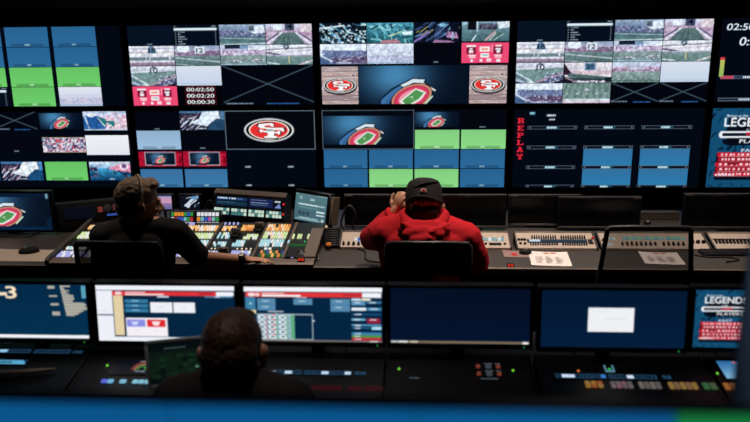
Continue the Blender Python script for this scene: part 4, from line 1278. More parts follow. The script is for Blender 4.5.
# ---- dark monitors standing behind the panels ------------------------------------------
def dark_monitor(x0, x1, y, label, top=1.006, rz=0, tab=-1):
    cx, wd = (x0+x1)/2, x1-x0
    q = thing('desk_monitor', label, 'monitor', (cx, y, .8005), (0, 0, R(rz)), 'dark monitors of the middle row')
    z1 = top-.8005
    obj('bezel', MB().box(-wd/2, wd/2, .003, .035, .015, z1, .004), M_BEZEL, q)
    obj('screen', MB().box(-wd/2+.012, wd/2-.012, 0, .0026, .03, z1-.012), M_OFF, q)
    obj('lower_edge', MB().box(-wd/2, wd/2, -.004, .002, .013, .027, .003), M_EDGE, q)
    obj('lit_top_edge', MB().box(-wd/2, wd/2, .003, .03, z1+.0004, z1+.0035, .001), M_EDGE, q)  # paler strip: downlight along the top edge put into the colour
    obj('top_tab', MB().box(tab*(wd/2-.03)-.024, tab*(wd/2-.03)+.024, -.003, .002, z1-.008, z1+.001, .001), M_EDGE, q)
    obj('stand', MB().box(-.1, .1, .0, .16, 0, .008, .003).box(-.03, .03, .06, .085, .008, .12, .003).box(-.03, .03, .0355, .06, .09, .13, .003), M_BLACK, q)
dark_monitor(-.446, .033, 4.35, 'dark monitor behind the raised arm of the red hoodie', 1.013)
dark_monitor(.045, .522, 4.35, 'dark monitor behind the right shoulder of the red hoodie', 1.013)
dark_monitor(.54, .97, 4.40, 'dark monitor above the two rows of black switches, partly behind its neighbour', 1.001)
dark_monitor(.825, 1.307, 4.345, 'dark monitor left of the beige box, above the empty mesh chair', 1.002, tab=1)
dark_monitor(1.552, 2.17, 4.35, 'dark monitor at the right edge of the middle row', 1.020)
q = thing('equipment_box', 'plain beige box standing between two dark monitors', 'box', (1.5, 4.60, .8005))
obj('case', MB().box(-.118, .118, 0, .05, 0, .040, .003), M_BEIGE, q)
obj('lid', MB().box(-.12, .12, -.002, .052, .0405, .046, .003), M_BEIGE, q)
q = thing('desk_camera', 'small dark round camera clipped beside the dark monitor left of the beige box', 'camera', (1.352, 4.36, .8005))
obj('stem', MB().box(-.02, .02, -.02, .02, 0, .01, .003).cyl((0, 0, .01), (0, 0, .03), .008), M_BLACK, q)
obj('ball', MB().lathe([(0, 0), (.014, .003), (.022, .012), (.022, .026), (.014, .035), (0, .038)], 16, (0, 0, .03)), M_BLACK2, q)

# ------------------------------------------------------------------ chairs
M_MESH = mesh_fabric('chair_mesh_fabric', (20, 19, 20), .34)
M_MESH_D = mesh_fabric('chair_mesh_dense', (15, 14, 15), .08)
def office_chair(label, loc, rz, ztop, zbot, wt, wb, fabric, arms=True, tilt=.06):
    """local: faces +y, the floor at 0; the back stands at y = -.2"""
    q = thing('office_chair', label, 'chair', loc, (0, 0, R(rz)), 'office chairs at the middle desk')
    obj('seat', MB().box(-.24, .24, -.19, .25, .43, .495, .025), M_BLACK, q)
    # back frame: a rounded loop, back mesh: a curved grid inside it
    def at_(u, v):              # u -1..1, v 0..1
        wd = wb+(wt-wb)*v
        return Vector((u*wd/2, -.2-tilt*v-.03*(1-u*u)*(0.4+.6*v), zbot+(ztop-zbot)*v - .012*abs(u)**3*(v > .99)))
    loop = [at_(-1, v) for v in np.linspace(0, .97, 9)]+[at_(u, 1) for u in np.linspace(-.94, .94, 11)]+[at_(1, v) for v in np.linspace(.97, 0, 9)]+[at_(u, 0) for u in np.linspace(.94, -.94, 9)]
    loop.append(loop[0])
    obj('back_frame', MB().tube(loop, .0118, 10, False), M_BLACK2, q)
    obj('top_rail', MB().tube([at_(u, 1)+Vector((0, 0, .004)) for u in np.linspace(-.97, .97, 13)], .0125, 10), M_BLACK2, q)
    V, Fc = [], []
    n = 14
    for j in range(n+1):
        for i in range(n+1):
            V.append(at_(-.97+1.94*i/n, .01+.98*j/n)+Vector((0, .004, 0)))
    for j in range(n):
        for i in range(n):
            a = j*(n+1)+i
            Fc.append((a, a+1, a+n+2, a+n+1))
    obj('back_mesh', MB().add(V, Fc), fabric, q)
    obj('back_support', MB().tube([(0, -.05, .42), (0, -.2, .43), (0, -.27, .52), (0, -.262, zbot+.1), (0, -.262, zbot+.2)], [.03, .03, .026, .022, .018], 10), M_BLACK, q)
    if arms:
        for sx in (-1, 1):
            a = obj('armrest', MB().tube([(sx*.22, .0, .45), (sx*.275, -.01, .47), (sx*.285, -.02, .66)], .016, 10), M_BLACK, q)
            obj('arm_pad', MB().box(sx*.285-.04, sx*.285+.04, -.13, .12, .6605, .69, .012), M_RUBBER, a)
    obj('gas_column', MB().cyl((0, 0, .12), (0, 0, .43), .028), M_CHROME, q)
    for k in range(5):
        an = 2*math.pi*k/5+.3
        d = Vector((math.cos(an), math.sin(an), 0))
        l = obj('base_leg', MB().tube([Vector((0, 0, .11))+d*.02, Vector((0, 0, .085))+d*.3], [.026, .016], 8), M_BLACK, q)
        e = Vector((-d.y, d.x, 0))
        c = d*.3+Vector((0, 0, .03))
        obj('caster', MB().cyl(c-e*.02, c+e*.02, .03, n=14).cyl(c+Vector((0, 0, .028)), c+Vector((0, 0, .06)), .009, n=8), M_RUBBER, l)
    return q
office_chair('black mesh office chair under the person in black', (-1.36, 3.43, 0), 0, 1.075, .53, .385, .43, M_MESH_D)
office_chair('black mesh office chair under the person in the red hoodie', (.043, 3.48, 0), 0, 1.066, .53, .37, .40, M_MESH_D)
office_chair('empty black office chair with a see-through mesh back right of the red hoodie', (1.062, 3.61, 0), 0, 1.095, .62, .375, .47, M_MESH, tilt=.02)

# ------------------------------------------------------------------ front row
t = thing('control_desk', 'long black desk of the front row carrying six monitors', 'desk', (0, 2.2, 0), group=None)
obj('tabletop', MB().box(-2.2, 2.2, 0, .62, .785, .82, .004), M_DESKDK, t)
obj('modesty_panel', MB().box(-2.16, 2.16, .5, .52, .05, .784), M_DESKDK, t)
for x in (-2.1, -.7, .7, 2.1):
    obj('leg', MB().box(x-.03, x+.03, .05, .6, 0, .784, .006), M_DESKDK, t)
FS = math.atan(.14)
def front_unit(name, x0, x1, label, cat='control panel', y0=2.24, d=.27, group='sloping control units on the front desk'):
    q = thing(name, label, cat, ((x0+x1)/2, y0, .8205), group=group)
    h = (x1-x0)/2
    obj('body', MB().prof([(0, 0), (0, .0045), (d, .0045+.14*d), (d, 0)], -h, h), M_BLACK, q)
    for sx in (-h, h-.006):
        obj('side_edge', MB().prof([(-.002, .0015), (-.002, .008), (d, .009+.14*d), (d, .0015)], sx, sx+.0055), M_BLACK2, q)
    M = Matrix.Translation((0, 0, .0045)) @ Matrix.Rotation(FS, 4, 'X')
    return q, M, (x0+x1)/2, y0
XZ = Matrix(((1, 0, 0, 0), (0, 0, 1, 0), (0, -1, 0, 0), (0, 0, 0, 1)))
def flat_pic(name, pic, x0, x1, y0, y1, parent, M, h=.004):
    o = pic_mesh(name, pic, x0, x1, y0, y1, 0, parent)
    o.matrix_local = M @ Matrix.Translation((0, 0, h)) @ XZ
    return o
def touch_strip(q, M, x0, x1, y0, y1, lamps, k=1):
    w_, h_ = (x1-x0)*330, (y1-y0)*330*.62
    c = obj('touch_strip', MB(M).box(x0-.003, x1+.003, y0-.003, y1+.003, .0002, .0034, .001), M_BLACK, q)
    p = Pic(w_, h_, (64, 130, 176), 3)
    p.rect(.45, .45, w_-.45, h_-.45, (6, 14, 28))
    for a, b, col in lamps:
        p.rect(a*w_, .6, b*w_, h_-.6, col)
    rg = random.Random(k)
    for i in range(int(w_/4)):
        x = 2+i*4+rg.random()
        p.rect(x, h_*.38, x+.8, h_*.62, (70, 130, 180))
    flat_pic('strip_picture', p, x0, x1, y0, y1, c, M, .0036)
LW, LB = (206, 226, 244), (50, 120, 200)
# leftmost unit
q, M, cx, y0 = front_unit('touch_panel_unit', -1.9, -1.205, 'black front desk unit at the left edge with blue outlined touch strips')
touch_strip(q, M, -1.56-cx, -1.435-cx, .236, .258, [(.0, .3, (150, 200, 230))], 3)
touch_strip(q, M, -1.42-cx, -1.285-cx, .236, .258, [], 4)
touch_strip(q, M, -1.272-cx, -1.238-cx, .238, .252, [], 5)
p = Pic(30, 5, (90, 170, 206), 2.4); p.rect(0, 0, 30, 1, (60, 130, 170)).bits(2, 2, 7, (30, 60, 80), 2.2, 1.6, 1).poly([(27, 0), (30, 0), (30, 5)], (20, 50, 80))
c = obj('touch_strip', MB(M).box(-1.60-cx, -1.41-cx, .160, .192, .0002, .0034, .001), M_BLACK, q)
flat_pic('strip_picture', p, -1.595-cx, -1.415-cx, .163, .189, c, M, .0036)
q = thing('wrist_rest', 'curved beige wrist rest lying on the black desk at the left edge', 'wrist rest', (-1.5, 2.335, .8395), (R(8), 0, 0))
obj('pad', MB().tube([(-.3, -.03, .012), (-.1, -.016, .012), (.08, .0, .012), (.16, .014, .012), (.215, .03, .011)], [.011, .011, .01, .008, .003], 10), M_PAPERB, q)
# unit 2: little gauge screen
q, M, cx, y0 = front_unit('gauge_panel_unit', -1.195, -.68, 'black front desk unit with a small gauge picture and pale blue keys')
obj('green_lamp', MB(M).lathe([(0, 0), (.0045, 0), (.003, .004), (0, .0045)], 10, (-1.113-cx, .166, 0)), lit('lamp_lime', (130, 230, 60), 1), q)
c = obj('gauge_screen', MB(M).box(-1.085-cx, -.94-cx, .11, .205, .0002, .004, .001), M_OFF, q)
p = Pic(46, 24, (6, 10, 20), 2.4)
p.ell(34, 16, 12, 12, (150, 60, 60), ring=1.8).ell(34, 16, 8.4, 8.4, (190, 150, 90), ring=1.6).ell(34, 16, 5, 5, (70, 160, 70), ring=1.4).rect(0, 17.6, 46, 24, (6, 10, 20)).bits(27, 19, 7, (170, 190, 206), 1.4, 1.2, .7).bits(28, 3, 4, (190, 200, 206), 2, 1, .5)
flat_pic('gauge_picture', p, -1.082-cx, -.943-cx, .113, .202, c, M, .0042)
for a, b, col in ((-1.095, -1.075, (96, 110, 230)), (-1.073, -1.053, (120, 190, 230)), (-1.03, -1.008, (130, 200, 226)), (-.985, -.966, (140, 206, 230)), (-.963, -.945, (140, 206, 230)), (-.942, -.925, (140, 206, 230))):
    obj('key', MB(M).box(a-cx, b-cx, .060, .078, .0002, .007, .002), lit('fk_%d_%d' % (col[0], col[1]), col, .8), q)
# unit 3: strip, red key lines
q, M, cx, y0 = front_unit('touch_panel_unit', -.66, -.12, 'black front desk unit with touch strips and dim red key lines')
touch_strip(q, M, -.537-cx, -.408-cx, .128, .148, [(.1, .28, LW), (.55, .75, LW)], 6)
touch_strip(q, M, -.397-cx, -.233-cx, .128, .148, [(.37, .52, LW), (.86, .99, LW)], 7)
touch_strip(q, M, -.219-cx, -.182-cx, .130, .145, [], 8)
for j, y in enumerate((.044, .058)):
    b = MB(M)
    for i in range(26):
        if i in (11, 12, 18): continue
        b.box(-.36+i*.0095-cx, -.3537+i*.0095-cx, y, y+.0045, .0002, .003)
    obj('red_key_line', b, lit('red_dim', (120, 16, 34), .3), q, None, 'stuff', smooth=False)
# unit 4: knobs
q, M, cx, y0 = front_unit('knob_panel_unit', -.11, .40, 'black front desk unit with two rows of small knobs and two green lamps')
for x in (-.067, .33):
    obj('green_lamp', MB(M).lathe([(0, 0), (.0045, 0), (.003, .004), (0, .0045)], 10, (x-cx, .172, 0)), lit('lamp_lime', (130, 230, 60), 1), q)
for y in (.148, .192):
    for x, mm, r in ((.21, lit('knob_red', (150, 70, 56), .55), .008), (.246, lit('knob_grey', (90, 100, 112), .4), .011), (.28, lit('knob_red', (150, 70, 56), .55), .008)):
        obj('knob', MB(M).lathe([(0, 0), (r, 0), (r*.8, r*.9), (0, r)], 14, (x-cx, y, 0)), mm, q)
    b = MB(M)
    for x in (.236, .246, .256, .274, .284): b.box(x-cx-.003, x-cx+.004, y+.018, y+.022, .0002, .001)
    obj('caption', b, lit('caption_dim', (110, 130, 140), .5), q, None, 'stuff', smooth=False)
for y, x0, n in ((.12, .215, 7), (.118, -.03, 4)):
    b = MB(M)
    for i in range(n): b.box(x0+i*.0085-cx, x0+.0062+i*.0085-cx, y, y+.004, .0002, .001)
    obj('caption', b, lit('caption_dim', (110, 130, 140), .5), q, None, 'stuff', smooth=False)
# unit 5
q, M, cx, y0 = front_unit('key_panel_unit', .415, 1.0, 'black front desk unit with touch strips above orange, grey and tan key groups')
touch_strip(q, M, .472-cx, .64-cx, .130, .152, [(.12, .38, (214, 226, 250)), (.9, 1, LB)], 9)
touch_strip(q, M, .652-cx, .81-cx, .130, .152, [(.38, .52, (226, 236, 250))], 10)
touch_strip(q, M, .832-cx, .858-cx, .134, .149, [], 11)
def fkeys(x0, x1, cols, nx):
    sets = {}
    for j in range(2):
        for i in range(nx):
            col = cols[(i+j*2) % len(cols)]
            xa = x0+(x1-x0)*(i+.1)/nx; xb = x0+(x1-x0)*(i+.9)/nx
            sets.setdefault(col, MB(M)).box(xa-cx, xb-cx, .077+j*.018, .092+j*.018, .0002, .008, .002)
    for col, m in sets.items():
        obj('key_group', m, lit('g_%d_%d' % (col[0], col[1]), col, .42), q, None, 'stuff', smooth=False)
fkeys(.56, .622, [(206, 150, 70), (200, 110, 60), (190, 150, 80)], 3)
fkeys(.645, .72, [(150, 130, 134), (170, 120, 130), (130, 120, 124)], 4)
fkeys(.738, .813, [(150, 140, 134), (130, 124, 122)], 4)
fkeys(.836, .932, [(190, 150, 110), (170, 130, 96)], 5)
fkeys(.947, .995, [(70, 130, 80), (90, 120, 84)], 2)
M_BRK = lit('bracket_cyan', (110, 170, 190), .6)
obj('lit_bracket', MB(M).box(.648-cx, .652-cx, .172, .208, .0002, .004).box(.675-cx, .679-cx, .172, .208, .0002, .004).box(.648-cx, .679-cx, .172, .177, .0002, .004), M_BRK, q, smooth=False)
obj('green_lamp', MB(M).box(.659-cx, .668-cx, .184, .19, .0002, .004), lit('lamp_green', (50, 190, 90), .9), q)
obj('orange_lamp', MB(M).lathe([(0, 0), (.0045, 0), (.003, .004), (0, .0045)], 10, (.555-cx, .175, 0)), lit('lamp_orange', (230, 120, 60), .9), q)
for x in (.59, .62, .70, .73, .76, .79):
    obj('knob', MB(M).lathe([(0, 0), (.009, 0), (.008, .012), (0, .0125)], 14, (x-cx, .188, 0)), M_BLACK2, q)
q, M, cx, y0 = front_unit('key_panel_unit', 1.012, 1.6, 'black front desk unit at the right edge with a small blue screen')
obj('green_lamp', MB(M).lathe([(0, 0), (.0045, 0), (.003, .004), (0, .0045)], 10, (1.024-cx, .172, 0)), lit('lamp_lime', (130, 230, 60), 1), q)
c = obj('small_screen', MB(M).box(1.04-cx, 1.12-cx, .135, .245, .0002, .005, .001), M_BLACK, q)
p = Pic(22, 19, (60, 130, 186), 2); p.vgrad(0, 19, (40, 100, 156), (130, 180, 214)).ell(17, 2, 2, 1.4, (200, 120, 130))
flat_pic('screen_picture', p, 1.043-cx, 1.117-cx, .138, .242, c, M, .0052)
fkeys(1.016, 1.08, [(206, 130, 60), (190, 120, 70)], 3)

# ---- front monitors ---------------------------------------------------------------
def front_monitor(x0, x1, z0, z1, pic, label):
    z0, z1 = z0-.004, z1-.0115
    wd, h = x1-x0, (z1-z0)/math.cos(R(4.5))
    q = thing('desk_monitor', label, 'monitor', ((x0+x1)/2, 2.462, z0-.012), group='front row monitors')
    M = Matrix.Translation((0, 0, .012)) @ Matrix.Rotation(R(-4.5), 4, 'X')
    b = .0125
    f = MB(M).box(-wd/2-b, wd/2+b, 0, .02, h, h+b, .003).box(-wd/2-b, wd/2+b, 0, .02, -.018, 0, .003).box(-wd/2-b, -wd/2, 0, .02, 0, h, .002).box(wd/2, wd/2+b, 0, .02, 0, h, .002)
    obj('bezel', f, M_BEZEL, q)
    obj('back_housing', MB(M).box(-wd/2-b, wd/2+b, .0205, .05, -.018, h+b, .006), M_BLACK, q)
    sc = obj('screen', MB(M).box(-wd/2, wd/2, .004, .0195, 0, h), M_SCREEN, q)
    pm = pic_mesh('screen_picture', pic, -wd/2, wd/2, 0, h, 0, sc)
    pm.matrix_local = M @ Matrix.Translation((0, .0035, 0))
    zf = .8205-(z0-.012)
    obj('stand', MB().box(-.1, .1, .07, .2, zf, zf+.008, .003).box(-.025, .025, .11, .135, zf+.008, .13, .003).box(-.025, .025, .058, .11, .09, .13, .003), M_BLACK, q)
    obj('power_lamp', MB(M).box(wd/2-.02, wd/2-.016, -.0012, -.0002, -.011, -.008), lit('lamp_green', (50, 190, 90), .9), q)
NAVY = (4, 36, 64)
p = Pic(140, 56, (3, 44, 74))
p.vgrad(0, 56, (3, 42, 72), (4, 50, 80))
p.rect(45, 8.2, 56, 11.6, (240, 222, 190)).text('3', 55, 2.4, 11.5, 12.6, (150, 130, 110)).text('3', 54.4, 2, 11.5, 12.4, (246, 228, 196))
for x, y, wd, h in ((99.5, 1.4, 7.5, 3), (100.5, 11, 8.6, 1.6), (101.4, 19, 8.6, 2.4), (102.6, 27.6, 8, 4)): p.rect(x, y, x+wd, y+h, (176, 172, 160))
for i, wd in enumerate((11, 3.6, 4.6, 9, 5.6, 8, 12, 12.4, 12.4, 11, 10, 22, 24, 22, 24, 23, 19, 16, 13, 9)):
    p.rect(112.6+i*.25, 1.2+i*1.55, 112.6+i*.25+wd, 2.5+i*1.55, (190, 184, 170))
p.rect(135, 1, 139.6, 14, (90, 160, 186)).rect(0, 51.6, 140, 54.8, (240, 244, 248)).ell(139, 53.2, 1, 1.4, (240, 244, 248))
front_monitor(-1.686, -1.197, .926, 1.138, p, 'front row monitor showing a cream figure 3 and text on deep blue')
p = Pic(140, 56, NAVY)
p.rect(0, 0, 140, 4.8, (240, 243, 250)).rect(0, 4.8, 28, 5.6, (90, 110, 140)).rect(0, 5.4, 16.6, 56, (238, 240, 248)).rect(1, 29, 17, 30.2, (60, 80, 110)).rect(1, 24.8, 15, 25.6, (214, 218, 228))
p.rect(16.6, 5.8, 121.5, 10.2, (222, 52, 58)).ell(23, 8, 3.6, 1.7, (246, 220, 220)).bits(30, 6.4, 12, (250, 230, 230), 1.5, 1.2, .4).rect(30, 8.4, 69, 9.8, (250, 238, 238)).bits(104, 7, 8, (150, 30, 40), 1.4, 1.6, .6).rect(121.5, 5.8, 139, 10.2, (240, 242, 248))
p.rect(17, 10.2, 27.6, 51, (226, 208, 166)).rect(17, 10.2, 17.6, 51, (90, 90, 90)).rect(26.8, 10.2, 27.6, 51, (90, 90, 90)).rect(17, 50, 27.6, 51, (60, 60, 70))
for i in range(3): p.rect(29, 14+i*4.6, 52.4, 17.6+i*4.6, (52, 120, 160)).bits(36, 15+i*4.6, 4, (160, 206, 226), 1.5, 1, .4, i)
p.rect(62, 10.4, 74, 11.8, (210, 222, 236)).rect(54.6, 16.6, 76.8, 27, (238, 240, 246)).rect(78, 16.6, 99.8, 27, (238, 240, 246)).rect(63, 21, 68, 22, (216, 220, 228)).rect(86, 21, 91, 22, (216, 220, 228))
p.rect(29, 32.4, 71, 51.4, (244, 240, 246)).rect(29.8, 34, 48.6, 41.2, (136, 142, 226)).rect(50.4, 34, 69, 41.2, (222, 40, 48)).poly([(34, 36), (42, 36), (40, 39.6), (36, 39.6)], (206, 210, 250)).poly([(55, 35.6), (64, 35.6), (62, 40), (57, 40)], (250, 226, 226)).bits(37, 45, 3, (220, 222, 230), 1.4, 1, .4).bits(57, 45, 3, (220, 222, 230), 1.4, 1, .4)
p.rect(110, 10.2, 137, 11.8, (60, 120, 156)).bits(120, 10.4, 3, (200, 220, 236), 1.8, 1, .3).rect(110.6, 12, 111, 51, (10, 52, 84))
p.rect(0, 51.4, 140, 56, (238, 241, 248)).rect(27.6, 50.8, 72, 51.4, (100, 110, 130))
front_monitor(-1.160, -.655, .922, 1.137, p, 'front row monitor with a white and red menu page, left of the front person')
p = Pic(140, 56, NAVY)
p.rect(0, 0, 140, 4.8, (242, 246, 252)).rect(0, 4.8, 18, 5.4, (90, 100, 130)).rect(1.8, 5.4, 120, 10.4, (222, 54, 58)).rect(120, 5.4, 139, 10.4, (240, 242, 248)).ell(8, 8, 4, 1.9, (250, 220, 220)).ell(14, 8, 2.4, 1.9, (250, 200, 200)).bits(18.6, 6, 13, (250, 236, 236), 1.6, 1.2, .4).rect(18.6, 8, 58, 10, (250, 240, 240)).bits(100, 7, 12, (170, 34, 44), 1.3, 1.8, .6)
p.rect(1.4, 10.6, 11.6, 23, (60, 128, 166)).poly([(5, 18), (6.6, 15.4), (8.4, 18)], (170, 206, 226)).rect(2, 23.4, 12, 27.4, (236, 220, 180)).rect(1, 27.6, 12, 53, (20, 70, 104))
for x0_, x1_, y1_ in ((13.6, 32, 24), (50.5, 69.6, 18), (88, 107.4, 24.6)):
    p.rect(x0_, 11.8, x1_, y1_, (84, 136, 172)).bits(x0_+5, 14, 5, (190, 214, 230), 1.3, 1, .4)
    if y1_ > 20: p.bits(x0_+5, 20, 5, (190, 214, 230), 1.3, 1, .4, 3).rect(x0_, 17.6, x1_, 18, (50, 100, 140))
p.bits(53, 10.4, 8, (200, 220, 236), 1.2, .9, .4)
p.rect(24, 24.6, 40, 25.6, (206, 222, 236)).rect(32, 25, 33, 28.4, (180, 206, 226)).rect(13, 28, 51, 54, (150, 180, 196))
for j in range(5):
    for i in range(3):
        x, y = 18+i*10.5, 31+j*5
        p.ell(x, y, 4.2, 1.9, (240, 246, 248)).ell(x, y, 2.4, .9, (60, 110, 130)).line(x+3, y-2, x+6, y+2, .9, (60, 150, 90) if i != 0 else (190, 60, 80))
    p.rect(27.5, 28+j*5, 32, 29+j*5, (206, 50, 70)).rect(47, 28, 51, 53, (90, 170, 120), .35)
p.rect(13, 27.6, 69.6, 28.4, (206, 222, 230)).rect(69, 27.6, 69.8, 54, (190, 206, 216)).rect(13, 53.4, 69.8, 54, (190, 206, 216)).ell(70.6, 34.4, .9, .9, WHITE)
ro = [((109, 11, 118, 13.4), (190, 220, 236)), ((119, 11, 128, 13.4), (236, 226, 190)), ((109, 14, 123, 18), (90, 150, 190)), ((124, 14, 139, 16.4), (60, 110, 150)), ((109, 20.4, 124, 23.4), (226, 240, 248)), ((125, 20.4, 139, 23.4), (70, 140, 180)), ((109, 26, 139, 28.4), (24, 70, 110)), ((109, 31.4, 123, 33.6), (110, 170, 200)), ((124.6, 31.4, 138, 36.4), (150, 30, 60)), ((109, 37.4, 139, 39), (90, 150, 190)), ((109, 40, 128, 42), (30, 90, 130)), ((129, 39.6, 139, 43), (150, 210, 236)), ((109, 45.6, 139, 48.4), (60, 130, 176)), ((109, 48.4, 139, 51.2), (80, 140, 70)), ((109, 51.2, 139, 54), (190, 30, 56))]
for (a, b, c, d), col in ro: p.rect(a, b, c, d, col).bits(a+3, b+.8, 4, (236, 242, 248), 1.5, 1, .5, int(a+b))
p.rect(0, 54, 140, 56, (110, 106, 104)).bits(127, 54.4, 5, (226, 226, 226), 1.6, 1.2, .4)
front_monitor(-.620, -.128, .928, 1.136, p, 'front row monitor with a red banner and ringed tiles, right of the front person')
p = Pic(140, 56, (4, 16, 38))
p.vgrad(0, 56, (4, 15, 36), (4, 20, 46)).rect(0, 53, 140, 55.6, (120, 104, 84))
p.bits(1, 53.4, 3, (200, 226, 240), 1.8, 1.6, .6).rect(8, 53.4, 18, 55, (226, 232, 232)).bits(20, 53.4, 4, (226, 226, 200), 1.6, 1.6, .8).rect(133, 53.2, 139, 55.4, (236, 236, 236))
front_monitor(-.098, .390, .927, 1.136, p, 'front row monitor showing an empty dark blue screen with a tan task bar')
p = Pic(147, 58, (4, 26, 54))
p.vgrad(0, 58, (4, 24, 50), (4, 30, 60)).rect(48, 17.4, 94.6, 41.8, (238, 240, 244)).rect(48, 17.4, 94.6, 18.2, (210, 220, 230)).rect(66, 28, 86, 28.8, (206, 210, 216)).bits(52, 21, 9, (226, 228, 232), 2, .8, .8)
front_monitor(.430, .924, .920, 1.133, p, 'front row monitor showing a small white window on dark blue')
front_monitor(.953, 1.445, .925, 1.138, p_poster(), 'front row monitor at the right edge with a blue poster and red bars')

# ---- small framed monitor in front of the person in the front row ------------------------
q = thing('field_monitor', 'small grey framed field monitor leaning on the front desk left of the front person', 'monitor', (-.79, 2.262, .8500), (R(-12), R(-3), R(9)))
obj('frame', MB().box(-.118, .118, 0, .012, .0, .012, .003).box(-.118, .118, 0, .012, .150, .162, .003).box(-.118, -.107, 0, .012, .012, .150, .003).box(.107, .118, 0, .012, .012, .150, .003), mat('frame_grey', (140, 150, 162), .5), q)
obj('back_housing', MB().box(-.114, .114, .0125, .026, .004, .158, .003), M_BLACK, q)
sc = obj('screen', MB().box(-.107, .107, .004, .012, .012, .150), M_OFF, q)
p = Pic(56, 40, (6, 12, 14), 1.6)
p.vgrad(8, 34, (10, 22, 18), (14, 34, 20)).bits(14, 5, 12, (70, 90, 96), 1.3, 1, .5).speck(4, 12, 52, 34, [(12, 30, 20), (18, 42, 26), (8, 18, 16)], 5, 3, 4, .6).ell(41, 26, 1.5, 1.2, (90, 130, 120)).bits(40, 14, 5, (40, 60, 60), 1.4, 1, .5)
pic_mesh('screen_picture', p, -.106, .106, .013, .149, .0034, sc)
obj('rear_leg', MB().box(-.03, .03, .0265, .032, .02, .10, .002).tube([(0, .03, .09), (0, .075, .004)], .006, 8), M_BLACK, q)

# ------------------------------------------------------------------ rear row nearest the camera
struct('floor_2', MB().box(-4.55, 4.55, -2.15, 1.35, .0005, .36, .006), M_FLOOR)
t = thing('control_desk', 'black rear desk nearest the camera, under the blurred blue monitor', 'desk', (0, .45, .3605))
obj('tabletop', MB().box(-1.6, 1.6, 0, .79, .70, .73, .004), M_DESKDK, t)
for x in (-1.5, 1.5):
    obj('leg', MB().box(x-.03, x+.03, .05, .58, 0, .699, .006), M_DESKDK, t)
q = thing('desk_monitor', 'large blurred monitor nearest the camera with blue tiles and one green tile', 'monitor', (-.059, .60, 1.0910))
M = Matrix.Translation((0, 0, .213)) @ Matrix.Rotation(R(-6), 4, 'X')
HW, HH = .66, .392
f = MB(M).box(-HW-.014, HW+.014, 0, .008, HH, HH+.004, .0015).box(-HW-.014, HW+.014, 0, .02, -.02, 0, .003).box(-HW-.014, -HW, 0, .02, 0, HH, .002).box(HW, HW+.014, 0, .02, 0, HH, .002)
obj('bezel', f, M_BEZEL, q)
obj('back_housing', MB(M).box(-HW+.05, HW-.05, .0205, .05, .0, HH-.07, .006), M_BLACK, q)
sc = obj('screen', MB(M).box(-HW, HW, .004, .0078, 0, HH), M_SCREEN, q)
obj('rear_cover', MB(M).box(-HW-.01, HW+.01, .0082, .02, -.015, HH-.012, .003), M_BLACK, q)
B1, G1 = (10, 86, 142), (24, 120, 60)
for j in range(3):
    for (a, b, c) in ((-.658, -.182, B1), (-.181, .057, B1), (.058, .299, B1), (.300, .658, G1 if j == 0 else B1)):
        p = Pic(30, 12, c, .6)
        p.vgrad(0, 12, np.array(c)*.95, np.array(c)*1.08)
        pm = pic_mesh('feed_tile', p, a, b, HH-(j+1)*.128, HH-j*.128-.006, 0, sc)
        pm.matrix_local = M @ Matrix.Translation((0, .0034, 0))
obj('stand', MB().box(-.2, .2, .02, .2, 0, .01, .003).box(-.04, .04, .125, .155, .01, .45, .004).box(-.04, .04, .095, .125, .36, .45, .004), M_BLACK, q)
q = thing('display_back', 'blurred blue grey back of an upright display at the right edge', 'monitor', (.664, 1.02, 1.0910), (0, 0, R(0)))
MG = mat('blue_grey_plastic', (96, 132, 184), .6, grain=.05)
obj('back_housing', MB().box(-.2, .2, 0, .03, .1, .66, .012), MG, q)
obj('screen', MB().box(-.188, .188, .0305, .034, .112, .648), M_OFF, q)
obj('stand', MB().box(-.1, .1, -.06, .09, 0, .01, .003).box(-.03, .03, -.022, -.0005, .01, .3, .004), MG, q)

